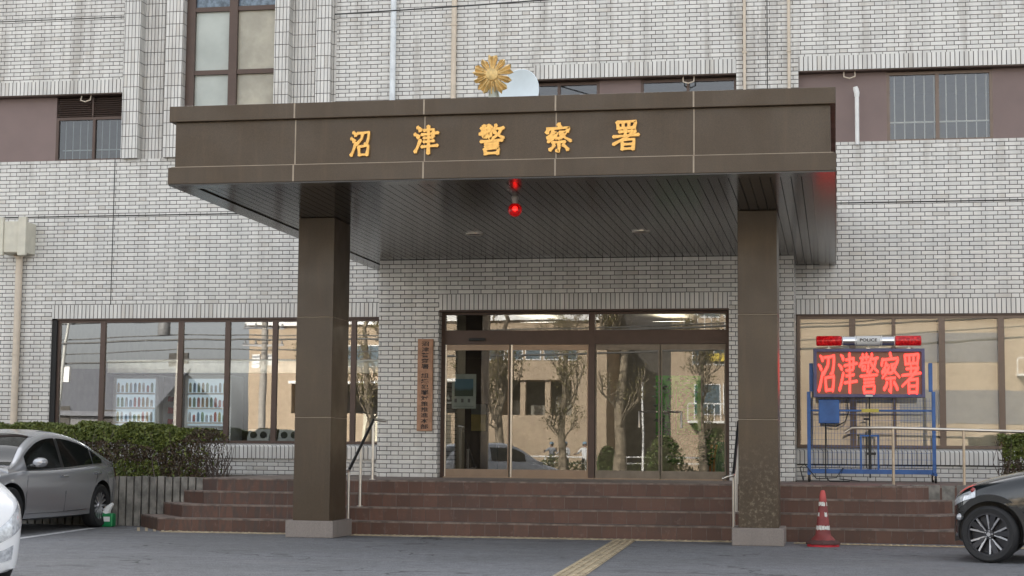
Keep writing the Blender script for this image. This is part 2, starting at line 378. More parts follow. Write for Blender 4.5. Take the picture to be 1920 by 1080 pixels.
for i in range(30):
    a = i * 0.3; 
    mb.add([(*tp(a + 0.004, -.15), 0.005), (*tp(a + 0.296, -.15), 0.005), (*tp(a + 0.296, .15), 0.005), (*tp(a + 0.004, .15), 0.005)], [(0, 1, 2, 3)])
    for j in range(4):
        s0 = -.1125 + j * 0.075
        q = [(*tp(a + .02, s0 - .016), .006), (*tp(a + .28, s0 - .016), .006), (*tp(a + .28, s0 + .016), .006), (*tp(a + .02, s0 + .016), .006)]
        mb.add(q + [(x, y, .012) for x, y, z in q], [(4, 5, 6, 7), (0, 1, 5, 4), (1, 2, 6, 5), (2, 3, 7, 6), (3, 0, 4, 7)])
tag(mb.build('tactile_path', YEL), 'worn yellow tactile path running from the steps towards the camera', None, None, 'structure')
mb = MB(); mb.add([(-10.15, -8.4, .004), (-10.02, -8.4, .004), (-10.45, -5.0, .004), (-10.58, -5.0, .004)], [(0, 1, 2, 3)]); mb.add([(-12.55, -8.4, .004), (-12.42, -8.4, .004), (-12.85, -5.0, .004), (-12.98, -5.0, .004)], [(0, 1, 2, 3)])
tag(mb.build('parking_line', LINE), 'worn white parking line beside the silver sedan', None, None, 'structure')

# ------------------------------------------------------------------ the building
ST = thing('police_station', 'long white glazed tile building with brown windows and a projecting brown granite entrance canopy', 'building')
XL, XR, ZT = -24.0, 24.0, 13.0  # unseen width and height sized to block the sun from the forecourt
mb = MB()
mb.box(XL, XR, 0, .3, 3.67, 5.24); mb.box(XL, XR, 0, .3, 5.262, 6.26)
mb.box(XL, -13.64, 0, .3, 0, 3.67); mb.box(-13.64, -7.281, 0, .3, 0, 1.0); mb.box(-.624, 4.6, 0, .3, 0, .98); mb.box(4.6, XR, 0, .3, 0, 3.67)
mb.mat(DARK).box(XL, XR, .02, .28, 5.24, 5.262)
mb.mats = [T_FL, DARK]; mb.mi = [1 if (i >= len(mb.f) - 6) else 0 for i in range(len(mb.f))]
wall = mb.build('wall', None, ST)
mb = MB(); mb.box(XL, -12.4, 0, .3, 7.71, 8.83); mb.box(XL, -12.4, 0, .3, 8.85, ZT); mb.box(-8.5, XR, 0, .3, 7.71, ZT); mb.box(-12.4, -8.5, .3, .5, 6.2, ZT)
mb.box(-8.5, -5.0, 0, .3, 6.26, 7.71); mb.box(-1.58, -.56, 0, .3, 6.26, 7.71); mb.box(9, XR, 0, .3, 6.26, 7.71)
mb.build('upper_wall', T_FL, ST)
pieces('expansion_joint', [(-12.55, -12.535, -.003, .01, 3.67, 6.26), (-1.075, -1.06, -.003, .01, 6.26, ZT)], DARK, ST)
pieces('lintel', [(-13.64, -7.281, 0, .3, 3.43, 3.67), (-.624, 4.6, 0, .3, 3.43, 3.67), (XL, -12.4, 0, .3, 7.47, 7.71), (-5.0, -1.58, 0, .3, 7.47, 7.71), (-.56, 9, 0, .3, 7.47, 7.71)], T_SO, ST)
for a, b in ((-13.64, -7.281), (-.624, 4.6)):
    mb = MB(); mb.extr([(-.045, 1.0), (.1, 1.0), (.1, 1.26), (-.01, 1.235), (-.035, 1.225), (-.045, 1.2)], 0, a, b); mb.build('sill', T_SO, ST, bevel=.006)
pieces('soffit_trim', [(XL, -12.4, .02, .29, 7.452, 7.468), (-5, -1.58, .02, .29, 7.452, 7.468), (-.56, 9, .02, .29, 7.452, 7.468), (-13.64, -7.281, .02, .29, 3.405, 3.428), (-.624, 4.6, .02, .29, 3.405, 3.428), (-6.28, -1.63, -1.38, -1.1, 3.395, 3.418)], ALU, ST)
# fins of stacked tile around the stair window
pieces('fin', [(-12.4, -12.1, -.1, .3, 6.265, ZT), (-11.62, -11.29, -.1, .3, 6.265, ZT), (-9.6, -9.34, -.1, .3, 6.265, ZT), (-8.84, -8.58, -.1, .3, 6.265, ZT), (-12.1, -11.62, .14, .29, 6.265, ZT), (-9.34, -8.84, .14, .29, 6.265, ZT), (-8.58, -8.5, .02, .3, 6.265, ZT)], T_ST, ST)
def window(x0, x1, z0, z1, y, mull=(), rails=(), mat=ALU, glass=GLASS_W, t=.05, name='window', extra=None, parent=ST, fd=.07):
    mb = MB(); e = .0005
    mb.box(x0, x0 + t, y, y + fd, z0, z1); mb.box(x1 - t, x1, y, y + fd, z0, z1)
    mb.box(x0 + t, x1 - t, y, y + fd, z0, z0 + t); mb.box(x0 + t, x1 - t, y, y + fd, z1 - t, z1)
    for m, mw in mull: mb.box(m - mw / 2, m + mw / 2, y - .006, y + fd - .006, z0 + t, z1 - t)
    for r, rw in rails: mb.box(x0 + t, x1 - t, y + .004, y + fd - .01, r - rw / 2, r + rw / 2)
    o = mb.build(name, mat, parent)
    g = MB(); g.box(x0 + t - .005, x1 - t + .005, y + fd / 2, y + fd / 2 + .006, z0 + t - .005, z1 - t + .005); 
    # only the outer skin reflects: a single face sheet with thickness closed by the frame
    p = MB(); yy = y + fd / 2; p.add([(x0 + t, yy, z0 + t), (x1 - t, yy, z0 + t), (x1 - t, yy, z1 - t), (x0 + t, yy, z1 - t)], [(0, 1, 2, 3)])
    p.build('pane', glass, o)
    return o
# lower left band
xs = [-13.55, -12.70, -11.25, -10.39, -9.53, -8.85, -8.12, -7.281]
mb = MB(); mb.box(-13.64, -13.55, .02, .28, 1.24, 3.43); mb.build('window_jamb', DARK, ST)
for a, b in zip(xs, xs[1:]): window(a, b, 1.26, 3.405, .07, t=.045)
# lower right band
xs = [-.60, .275, 1.69, 2.61, 4.6]
window(-.615, .275, 1.26, 3.405, .06, mat=ALU_T, glass=GLASS_R, t=.05)
window(.275, 1.69, 1.26, 3.405, .06, mull=((.93, .05),), mat=ALU_T, glass=GLASS_R, t=.05)
window(1.69, 2.61, 1.26, 3.405, .06, mat=ALU_T, glass=GLASS_R, t=.05)
window(2.61, 4.6, 1.26, 3.405, .06, mat=ALU_T, glass=GLASS_R, t=.05)
# upper floor: brown panels and windows set back
pieces('wall_panel', [(XL, -13.78, .2, .29, 6.262, 7.45), (-3.9, -3.2, .2, .29, 6.262, 7.45), (-.56, .87, .2, .29, 6.262, 7.45), (2.56, 4.4, .2, .29, 6.262, 7.45), (6.2, 9, .2, .29, 6.262, 7.45)], PANEL, ST)
window(-13.78, -12.4, 6.27, 7.08, .2, mull=((-13.05, .05),), glass=GLASS_U, mat=ALU, t=.05)
mb = MB(); mb.box(-13.76, -12.4, .27, .29, 7.08, 7.45); mb.box(-13.1, -13.07, .2, .27, 7.09, 7.44)
for i in range(9): z = 7.1 + i * .039; mb.extr([(.2, z), (.26, z + .03), (.26, z + .036), (.2, z + .006)], 0, -13.76, -12.4)
mb.build('louvre', ALU, ST)
window(-5, -3.9, 6.27, 7.44, .2, mull=((-4.6, .05),), t=.05, glass=GLASS_U); window(-3.2, -1.58, 6.27, 7.44, .2, mull=((-2.4, .05),), t=.05, glass=GLASS_U)
w2 = window(.87, 2.56, 6.27, 7.44, .2, mull=((1.68, .06),), mat=ALU_T, t=.05, glass=GLASS_U); window(4.4, 6.2, 6.27, 7.44, .2, mull=((5.3, .06),), mat=ALU_T, t=.05)
mb = MB()
for i in range(10):
    x = 1.0 + i * .16 + (.03 if i > 4 else 0); mb.tube([(x, .34, 6.27), (x, .34, 7.4)], .009, 6)
mb.tube([(.9, .33, 6.62), (2.53, .33, 6.62)], .014, 6); mb.build('window_bar', WHITE, w2)
mb = MB()
for i in range(9): x = -13.65 + i * .14; mb.tube([(x, .34, 6.27), (x, .34, 7.03)], .008, 6)
mb.tube([(-13.7, .33, 6.5), (-12.45, .33, 6.5)], .012, 6); mb.build('window_bar', plain('grey_bar', (.35, .4, .42), .5), ST)
# stair window: tall frosted panes
FROST = plain('frosted_glass', (.42, .45, .41), .25, 0, .12, 1.2); FROST2 = plain('frosted_glass_warm', (.40, .37, .29), .25, 0, .2, 2.0)
GB = plain('blue_grey_glass', (.12, .16, .2), .08, 0, .5, 12)
o = MB(); o.box(-11.285, -11.13, .05, .2, 6.265, ZT); o.box(-9.65, -9.605, .05, .2, 6.265, ZT); o.box(-10.49, -10.34, .04, .19, 6.265, ZT)
for z in (7.79, 8.93, 10.1, 11.2, 12.2): o.box(-11.13, -10.49, .06, .18, z - .04, z + .04); o.box(-10.34, -9.65, .06, .18, z - .04, z + .04)
o = o.build('stair_window', ALU, ST)
for i, (a, b) in enumerate(((-11.13, -10.49), (-10.34, -9.65))):
    for (z0, z1, top) in ((6.265, 7.75, 0), (7.83, 8.89, 0), (8.97, 10.06, 1), (10.14, 11.16, 0), (11.24, 12.16, 0)):
        p = MB(); p.box(a, b, .12, .13, z0, z1); p.build('pane', GB if top else (FROST, FROST2)[i], o)
# entrance block
mb = MB()
mb.box(-7.28, -6.28, -1.4, 0, .73, 4.238); mb.box(-1.63, -.625, -1.4, 0, .73, 4.238); mb.box(-6.28, -1.63, -1.4, 0, 3.67, 4.238)
mb.build('entrance_wall', T_FL, ST)
mb = MB(); mb.box(-6.28, -1.63, -1.4, -1.0, 3.42, 3.67); mb.build('entrance_lintel', T_SO, ST)
# body: side, rear, roof and floors
mb = MB(); mb.box(XL, XL + .3, .3, 13, 0, ZT); mb.box(XR - .3, XR, .3, 13, 0, ZT); mb.box(XL, XR, 13, 13.3, 0, ZT); mb.box(XL, XR, .3, 13, ZT - .2, ZT)
mb.build('rear_walls', T_FL, ST)
mb = MB(); mb.box(XL + .3, XR - .3, .3, 13, 3.85, 4.1); mb.box(XL + .3, XR - .3, .5, 13, 5.98, 6.2); mb.box(XL + .3, XR - .3, .3, 13, 7.75, 7.95); mb.build('floor_slab', INTW, ST)
mb = MB(); mb.box(XL + .3, XR - .3, 8, 8.2, .73, 3.85); mb.box(-15.4, -15.2, .3, 8, .73, 3.85); mb.box(-7.4, -7.28, 1.2, 8, .73, 3.85); mb.box(-.6, -.45, .3, 8, .73, 3.85)
mb.box(XL + .3, XR - .3, 3.6, 3.7, 6.2, 7.75); mb.box(-12.45, -12.35, .5, 3.6, 6.2, 7.75); mb.build('inner_wall', INTW, ST)
mb = MB(); mb.box(-15.2, XR - .3, .3, 8, .6, .728); mb.box(-6.28, -1.63, -1.4, .3, .6, .732); mb.build('lobby_floor', INTF, ST)
mb = MB(); mb.box(-14.1, -7.42, 3.5, 3.8, 2.64, 2.87); mb.box(-14.1, -7.42, 3.48, 3.499, 2.85, 2.89); mb.build('ceiling_beam', plain('beam_white', (.8, .79, .74), .7), ST)
pieces('roller_blind', [(a, b, .24, .26, 1.3, 3.40) for a, b in ((-.55, .25), (.32, .9), (.97, 1.62), (1.75, 2.56), (2.68, 4.5))], BLIND, ST)
# dark porch partition on the left of the doors, inside
PART = plain('dark_partition', (.035, .024, .02), .35); 
mb = MB(); mb.box(-6.18, -5.78, .2, .26, .73, 3.8); mb.build('partition', PART, ST)
mb = MB(); mb.box(-5.78, -5.62, .16, .3, .73, 3.8); mb.build('partition_post', plain('post_taupe', (.12, .105, .085), .6), ST)
# interior glows
for cx in (-5.8, -3.2):
    mb = MB()
    for i in range(3): mb.add([(cx - .32 + i * .18, 4.9, 3.70), (cx - .14 + i * .18, 4.9, 3.70), (cx - .06 + i * .18, 5.9, 3.78), (cx - .12 + i * .18, 5.9, 3.78)], [(0, 1, 2, 3)])
    mb.build('ceiling_light_or_fill', TUBE, ST)
mb = MB(); mb.box(-3.6, -2.2, 3.0, 3.12, 3.80, 3.83); mb.build('ceiling_light_or_fill', LOBBY_FILL, ST)  # added glow strip to brighten the green board
for x in (-12.8, -10.4): mb = MB(); mb.box(x - .6, x + .6, 2.2, 2.35, 3.77, 3.8); mb.build('ceiling_light_or_fill', LOBBY_FILL, ST)  # added glow strips to brighten the beam and left lobby

# door set
D = MB(); yd = -1.2
D.box(-6.28, -6.22, yd, yd + .12, .735, 3.395); D.box(-1.69, -1.63, yd, yd + .12, .735, 3.395); D.box(-3.87, -3.77, yd - .01, yd + .13, .735, 3.395)
D.box(-6.22, -3.87, yd, yd + .1, 2.875, 3.10); D.box(-3.77, -1.69, yd, yd + .1, 2.875, 3.10)
D.box(-6.22, -3.87, yd + .01, yd + .09, 3.355, 3.394); D.box(-3.77, -1.69, yd + .01, yd + .09, 3.355, 3.394)
door_frame = D.build('door_frame', ALU, ST)
for a, b in ((-6.22, -3.87), (-3.77, -1.69)):
    p = MB(); p.add([(a, yd + .05, 3.10), (b, yd + .05, 3.10), (b, yd + .05, 3.355), (a, yd + .05, 3.355)], [(0, 1, 2, 3)]); p.build('pane', GLASS, door_frame)
mb = MB(); mb.box(-5.82, -5.55, yd - .06, yd - .002, 2.93, 2.975); mb.build('door_sensor', BLACK, ST, bevel=.01)
SATIN = plain('satin_tan_metal', (.27, .20, .145), .35, .6, .06)
RAILM = plain('door_rail', (.19, .16, .125), .4, .4)
for a, b, y in ((-6.21, -5.16, .02), (-5.13, -3.88, .05), (-3.76, -2.735, .03), (-2.715, -1.70, .03)):
    mb = MB(); y0 = yd + y
    mb.box(a, b, y0 - .012, y0 + .02, .75, .87); mb.box(a, b, y0 - .012, y0 + .02, 2.78, 2.87); mb.box(a, a + .018, y0 - .012, y0 + .02, .87, 2.78); mb.box(b - .018, b, y0 - .012, y0 + .02, .87, 2.78)
    d = mb.build('door', RAILM if a > -4 else SATIN, ST)
    p = MB(); p.add([(a, y0, .87), (b, y0, .87), (b, y0, 2.78), (a, y0, 2.78)], [(0, 1, 2, 3)]); p.build('pane', GLASS, d)
    if a < -4: s_ = MB(); s_.box(a - .008 if a > -6 else a, a + .018, y0 - .02, y0 - .0125, .75, 2.87); s_.build('stile', STEEL, d)
    else:
        h = MB(); x = b - .05 if a < -3 else a + .05; dx = -.27 if a < -3 else .27
        h.tube([(x, y0 - .06, 1.80), (x + dx, y0 - .06, 1.80), (x + dx, y0 - .06, 1.55)], .016, 8); h.tube([(x, y0 - .06, 1.80), (x, y0, 1.80)], .012, 8); h.tube([(x + dx, y0 - .06, 1.57), (x + dx, y0, 1.57)], .012, 8)
        h.build('handle', STEEL, d, smooth=True)
        s_ = MB(); s_.box(b - .02 if a < -3 else a, b if a < -3 else a + .02, y0 - .02, y0 - .0125, .75, 2.87); s_.build('stile', RAILM, d)
mb = MB(); mb.box(-6.22, -1.69, yd - .05, yd + .12, .732, .749); mb.build('threshold', SATIN, ST)

# ---- canopy
cx0, cx1, cy0, sz, cz = -7.71, .03, -9.47, 4.24, 5.17
CP = MB()
CP.box(cx0, cx1, cy0, cy0 + .3, 4.242, 4.44); CP.box(cx0, cx0 + .3, cy0 + .3, -.004, 4.242, 4.44); CP.box(cx1 - .3, cx1, cy0 + .3, -.004, 4.242, 4.44)
CP.box(cx0 + .06, cx1 - .06, cy0 + .06, cy0 + .3, 4.44, 4.985); CP.box(cx0 + .06, cx0 + .3, cy0 + .3, -.004, 4.44, 4.985); CP.box(cx1 - .3, cx1 - .06, cy0 + .3, -.004, 4.44, 4.985)
CP.box(cx0, cx1, cy0, cy0 + .35, 4.985, cz); CP.box(cx0, cx0 + .35, cy0 + .35, -.004, 4.985, cz); CP.box(cx1 - .35, cx1, cy0 + .35, -.004, 4.985, cz)
canopy = CP.build('canopy', G_BR, ST, bevel=.006)
mb = MB(); mb.box(cx0 + .3, cx1 - .3, cy0 + .3, -.01, 4.9, 4.98); mb.build('roof_deck', CONC, canopy)
bx = [(cx0 + .03, cx1 - .03, cy0 + .03, cy0 + .06, 4.44, 4.452)]
for y in (-7.8, -6.2, -4.6, -3.0, -1.5): bx += [(cx1 - .02, cx1 + .003, y - .008, y + .008, 4.246, 4.436), (cx0 - .003, cx0 + .02, y - .008, y + .008, 4.246, 4.436)]
for x in (-6.17, -4.62, -3.09, -1.53): bx += [(x - .009, x + .009, cy0 - .003, cy0 + .02, 4.246, 4.436), (x - .007, x + .007, cy0 + .057, cy0 + .07, 4.446, 4.98), (x - .009, x + .009, cy0 - .003, cy0 + .02, 4.99, 5.166)]
pieces('sealant_joint', bx, SEAL, canopy)
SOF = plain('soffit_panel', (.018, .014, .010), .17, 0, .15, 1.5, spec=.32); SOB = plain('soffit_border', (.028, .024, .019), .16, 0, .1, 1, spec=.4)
mb = MB(); b = .27
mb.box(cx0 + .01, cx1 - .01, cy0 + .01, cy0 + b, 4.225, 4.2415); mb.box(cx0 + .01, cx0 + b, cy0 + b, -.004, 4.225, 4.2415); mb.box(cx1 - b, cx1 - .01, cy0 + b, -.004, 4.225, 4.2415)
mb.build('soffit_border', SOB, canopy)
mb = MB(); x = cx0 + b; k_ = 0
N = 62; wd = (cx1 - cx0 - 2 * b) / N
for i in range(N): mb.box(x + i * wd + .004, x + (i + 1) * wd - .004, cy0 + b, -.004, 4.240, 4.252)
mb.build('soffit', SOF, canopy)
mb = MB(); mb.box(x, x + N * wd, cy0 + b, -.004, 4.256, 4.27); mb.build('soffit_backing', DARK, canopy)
for x in (-5.04, -2.66):
    for y in ((-4.57,) if True else ()):
        mb = MB(); mb.lathe([(.13, 4.239), (.13, 4.225), (.10, 4.225), (.09, 4.236)], (x, y, 0), 'Z', 24); o = mb.build('downlight', STEEL, canopy, smooth=True)
# columns
for cxa in (-7.05, -1.215):
    mb = MB(); x0, x1, y0, y1 = cxa, cxa + .5, -6.47, -5.70
    for za, zb in ((.22, 1.575), (1.581, 2.905), (2.911, 4.238)): mb.box(x0, x1, y0, y1, za, zb)
    c = mb.build('column', G_COL, ST, bevel=.008)
    pieces('joint', [(x0 + .006, x1 - .006, y0 + .006, y1 - .006, 1.57, 1.586), (x0 + .006, x1 - .006, y0 + .006, y1 - .006, 2.9, 2.916)], SEAL, c)
    mb = MB(); mb.box(x0 - .08, x1 + .07, y0 - .06, y1 + .08, 0, .222); mb.build('plinth', G_PK, c, bevel=.01)
# gold characters, brush style, mounted proud of the fascia
GLYPHS = {
 '沼': [[(20,92),(27,88),(33,80)],[(12,70),(19,66),(26,58)],[(12,6),(20,20),(32,52)],[(38,88),(60,89),(86,92),(84,70),(78,50),(68,48)],[(60,88),(56,68),(34,46)],[(44,38),(46,20),(48,6)],[(44,38),(64,40),(84,42),(82,24),(78,6)],[(48,8),(64,9),(80,10)]],
 '津': [[(18,94),(25,90),(31,82)],[(8,70),(15,67),(24,59)],[(10,8),(18,22),(30,50)],[(42,82),(60,84),(78,86),(76,60)],[(34,68),(62,70),(96,74)],[(42,56),(60,57),(76,58)],[(42,43),(60,44),(80,46)],[(34,26),(62,28),(94,30)],[(59,98),(60,60),(59,2)]],
 '警': [[(10,86),(30,88),(52,89)],[(22,96),(23,88),(23,82)],[(40,97),(40,89),(39,82)],[(20,82),(14,72),(6,66)],[(18,74),(34,75),(48,76),(47,62),(42,52)],[(20,67),(27,67),(33,66),(32,58)],[(20,67),(20,57),(33,58)],[(66,97),(62,86),(52,76)],[(64,84),(78,85),(94,87)],[(84,84),(76,66),(54,52)],[(60,74),(74,62),(94,53)],[(50,54),(52,50),(55,47)],[(10,42),(50,44),(90,46)],[(26,34),(50,35),(74,36)],[(26,26),(50,27),(74,28)],[(26,18),(27,8),(30,0)],[(26,18),(50,19),(76,20),(74,10),(71,0)],[(30,3),(50,3),(72,4)]],
 '察': [[(50,99),(53,94),(55,88)],[(16,84),(13,76),(10,68)],[(16,82),(50,84),(88,86),(84,78),(80,72)],[(32,76),(26,62),(12,50)],[(30,68),(40,69),(46,68),(38,54),(14,38)],[(26,60),(31,57),(35,53)],[(22,52),(27,49),(31,46)],[(54,70),(68,71),(78,72),(68,58),(50,48)],[(56,66),(70,54),(94,40)],[(40,50),(52,51),(62,51)],[(28,36),(50,37),(74,38)],[(52,37),(53,18),(51,4),(43,9)],[(36,28),(30,18),(20,10)],[(66,28),(76,20),(84,10)]],
 '署': [[(20,94),(22,82),(24,70)],[(20,93),(50,94),(84,96),(80,82),(76,70)],[(40,92),(40,82),(41,72)],[(60,93),(60,82),(59,72)],[(24,72),(50,73),(76,74)],[(26,60),(50,61),(72,62)],[(48,68),(48,56),(47,46)],[(6,44),(50,47),(94,50)],[(82,64),(56,44),(6,18)],[(36,34),(37,16),(38,0)],[(36,33),(56,34),(78,35),(76,16),(73,0)],[(38,18),(56,18),(76,19)],[(38,3),(56,3),(74,4)]]}
def brush(mb, strokes, cx, y, cz, w, h, th=.06, depth=.03, even=False):
    for si, st in enumerate(strokes):
        pts = [Vector((p[0] / 100 - .5, p[1] / 100 - .5)) for p in st]
        # densify
        P = []
        for a, b_ in zip(pts, pts[1:]):
            for i in range(4): P.append(a.lerp(b_, i / 4))
        P.append(pts[-1]); n = len(P); tot = (pts[-1] - pts[0]).length; L = []; R = []
        for i, p in enumerate(P):
            t = (P[min(i + 1, n - 1)] - P[max(i - 1, 0)]).normalized(); nn = Vector((-t.y, t.x)); q = i / (n - 1)
            k = th * (.78 + .42 * (2 * q - 1) ** 2) * (1.0 if tot > .2 else 1.25)
            if even: k = th * (.72 if abs(t.x) > .8 else 1.15)
            elif abs(t.x) > .8: k *= .78
            L.append(p + nn * k * .5); R.append(p - nn * k * .5)
        t0 = (P[1] - P[0]).normalized() * th * .35; t1 = (P[-1] - P[-2]).normalized() * th * .35
        out = [P[0] - t0] + R + [P[-1] + t1] + L[::-1]
        yo = -(si % 7) * .0007; m = len(out); c = [Vector((cx + o.x * w, y + yo, cz + o.y * h)) for o in out]
        v = []
        for q in c: v.append((q.x, y, q.z))
        for q in c: v.append((q.x, y - depth + yo, q.z))
        f = [(i, (i + 1) % m, m + (i + 1) % m, m + i) for i in range(m)]
        # cap as a strip
        Ri = list(range(1, n + 1)); Li = list(range(m - 1, n + 1, -1))
        for i in range(n - 1): f.append((m + Ri[i], m + Ri[i + 1], m + Li[i + 1], m + Li[i]))
        f.append((m + 0, m + Ri[0], m + Li[0])); f.append((m + n + 1, m + Li[-1], m + Ri[-1]))
        mb.add(v, f)
SG = thing('building_sign', 'gold raised characters of the station name across the front of the brown canopy', 'sign', (-3.85, cy0 + .06, 4.67))
for ch, x, z, w_, h_ in (('沼', -5.38, 4.675, .27, .31), ('津', -4.60, 4.70, .30, .33), ('警', -3.83, 4.69, .30, .34), ('察', -3.06, 4.68, .31, .33), ('署', -2.29, 4.70, .31, .33)):
    mb = MB(); brush(mb, GLYPHS[ch], x, cy0 + .058, z, w_ * 1.06, h_ * 1.02, .128, .03); mb.build('character', GOLD, SG)

# ---- steps
def kx(px): return (px - 960) / 3238.4
XK = {'l': [-9.42, -9.19, -8.98, -8.80], 'r': [1.62, 1.42, 1.19, .98]}
STP = thing('entrance_steps', 'wide red tiled steps rising to the glass entrance doors between two columns', 'steps', (-4, -4.8, 0))
lx = [-9.40, -9.16, -8.95, -8.72]; rx = [1.60, 1.30, 1.05, .87]
lb = [-10.15, -9.8, -9.5, -9.25]; rb = [2.15, 1.85, 1.55, 1.25]
fy = [-5.3, -5.0, -4.7, -4.4]
for i in range(4):
    z0, z1 = i * .1825, (i + 1) * .1825
    yb = -4.1 if i < 3 else -1.401
    pts = [(lx[i], fy[i]), (rx[i], fy[i]), (rb[i], -4.1), (lb[i], -4.1)]
    if i == 3: pts = [(lx[i], fy[i]), (rx[i], fy[i]), (rb[i], -4.1), (6.0, -4.02), (6.0, -.001), (-.6, -.001), (-.6, -1.395), (-7.3, -1.395), (-7.3, -.001), (-9.25, -.001), (lb[i], -4.1)]
    mb = MB(); mb.prism(pts, z0, z1 - .022); s_ = mb.build('step', STEP, STP)
    mb = MB(); q = list(pts); q[0] = (q[0][0] - .004, q[0][1] - .008); q[1] = (q[1][0] + .004, q[1][1] - .008)
    mb.prism(q, z1 - .022, z1); mb.build('tread', NOSE, s_)

# planter walls with vertical planks, soil
def planter(name, p0, p1, h, pitch, label, back):
    t = thing(name, label, 'planter', (p0[0], p0[1], 0)); mb = MB(); d = Vector((p1[0] - p0[0], p1[1] - p0[1])); L = d.length; d.normalize(); n = Vector((-d.y, d.x))
    if n.y < 0: n = -n
    for i in range(int(L / pitch)):
        a = Vector(p0) + d * (i * pitch + .012); b_ = Vector(p0) + d * ((i + 1) * pitch - .012); j = random.uniform(-.006, .006)
        q = [a - n * (0 + j), b_ - n * (0 + j), b_ + n * .1, a + n * .1]
        if (q[1] - q[0]).cross(q[2] - q[1]) < 0: q = q[::-1]
        mb.prism([tuple(x) for x in q], 0, h - .03 + random.uniform(-.012, .004))
    mb.build('plank', CONC, t, bevel=.006)
    mb = MB(); a = Vector(p0) + n * .04; b_ = Vector(p1) + n * .04; q = [a, b_, b_ + n * .1, a + n * .1]
    if (q[1] - q[0]).cross(q[2] - q[1]) < 0: q = q[::-1]
    mb.prism([tuple(x) for x in q], 0, h - .04); mb.build('backing', plain('dark_concrete', (.045, .042, .038), .9), t)
    mb = MB(); mb.prism(back, h - .15, h - .05); mb.build('soil', plain('soil', (.06, .045, .03), .95, bump=.6), t)
    return t
planter('planter_wall', (-9.05, -4.15), (-14.5, -3.75), .77, .125, 'grey concrete planter wall of upright planks below the long clipped hedge', [(-14.5, -3.7), (-9.15, -4.0), (-9.15, -.1), (-14.5, -.1)])
planter('planter_edge', (.60, -4.12), (6.0, -4.0), .775, .2, 'low grey planter edge of upright concrete planks under the steel ramp handrail', [(.7, -3.98), (6.0, -3.9), (6.0, -3.6), (.7, -3.7)])

# ---- hedges
def leafmat(name, a, b_):
    k = NT(name); p = k.pos(); c = k.mix(k.ramp(k.noise(9, 3, p), .3, .7), c4(a), c4(b_)); c = k.mix(k.ramp(k.noise(60, 2, p), .35, .65), c, c4([x * .6 for x in a])); k.set(c, .6); return k.m
LG = leafmat('hedge_green', (.10, .135, .024), (.24, .27, .06)); LB = leafmat('hedge_brown', (.12, .075, .05), (.08, .08, .03)); TW = plain('twig_bark', (.13, .10, .085), .85)
def leaves(mb, pts, size):
    for p in pts:
        a = Vector((random.gauss(0, 1), random.gauss(0, 1), random.gauss(0, 1))).normalized(); b_ = a.orthogonal().normalized()
        b_.rotate(Matrix.Rotation(random.uniform(0, 6.28), 3, a)); s = size * random.uniform(.6, 1.3); c = a.cross(b_); P = Vector(p)
        mb.add([P - b_ * s, P - c * s * .5, P + b_ * s, P + c * s * .5], [(0, 1, 2, 3)])
def hedge(name, x0, x1, y0, y1, z0, ztop, label, bare_from=None, n=26000):
    t = thing(name, label, 'hedge', ((x0 + x1) / 2, (y0 + y1) / 2, z0)); G, B = [], []
    for i in range(n):
        x = random.uniform(x0, x1); sx = (x - x0) / (x1 - x0); zt = ztop(x) + .035 * sin(x * 7) + .03 * sin(x * 17 + 1)
        e = random.random()
        if e < .45: y, z = y0 + abs(random.gauss(0, .07)) + .05 * sin(x * 5 + 2) , random.uniform(z0, zt)
        elif e < .8: y, z = random.uniform(y0, y1), zt - abs(random.gauss(0, .05))
        else: y, z = random.uniform(y0, y1), random.uniform(z0, zt)
        # round the top front edge and the free end
        if z > zt - .18 and y < y0 + .18: y += (z - (zt - .18)) * .6
        hh = (z - z0) / (zt - z0)
        bare = 0 if bare_from is None else max(0, (x - bare_from) / (x1 - bare_from))
        if bare and random.random() < bare * .45 : continue
        if random.random() < (.12 if hh < .5 else 0): continue
        green = hh > .62 - .10 * sin(x * 3) + bare * .55 or (random.random() < .12) or (hh < .3 and sin(x * 2.3 + 1) > .3 and random.random() < .7)
        (G if green else B).append((x, y, z))
    mb = MB(); leaves(mb, G, .031); mb.build('foliage', LG, t)
    mb = MB(); leaves(mb, B, .022); mb.build('foliage', LB, t)['label'] = 'brown thinning foliage low on the hedge'
    mb = MB()
    for i in range(int((x1 - x0) * 60)):
        x = random.uniform(x0, x1 + .05); y = random.uniform(y0 + .02, y1); zt = ztop(min(x, x1)) - .03; q = [(x, y, z0 - .05)]; cx_, cy_ = x, y
        for j in range(4): cx_ += random.uniform(-.09, .09); cy_ += random.uniform(-.07, .05); q.append((cx_, max(y0, cy_), z0 + (zt - z0) * (j + 1) / 4 * random.uniform(.85, 1)))
        mb.tube(q, [.009, .007, .005, .0035, .002], 5)
    mb.build('branch', TW, t)
hedge('clipped_hedge', -14.4, -9.38, -3.55, -2.5, .72, lambda x: 1.50 if x < -10.3 else 1.50 - (x + 10.3) * .13, 'long clipped green hedge turning brown and bare at its right end behind the silver sedan', -10.2, 60000)
hedge('hedge_bush', 2.32, 5.2, -3.3, -2.3, .72, lambda x: 1.44 + .05 * sin(x * 3), 'small green clipped bush below the office windows beside the dark crossover', None, 26000)

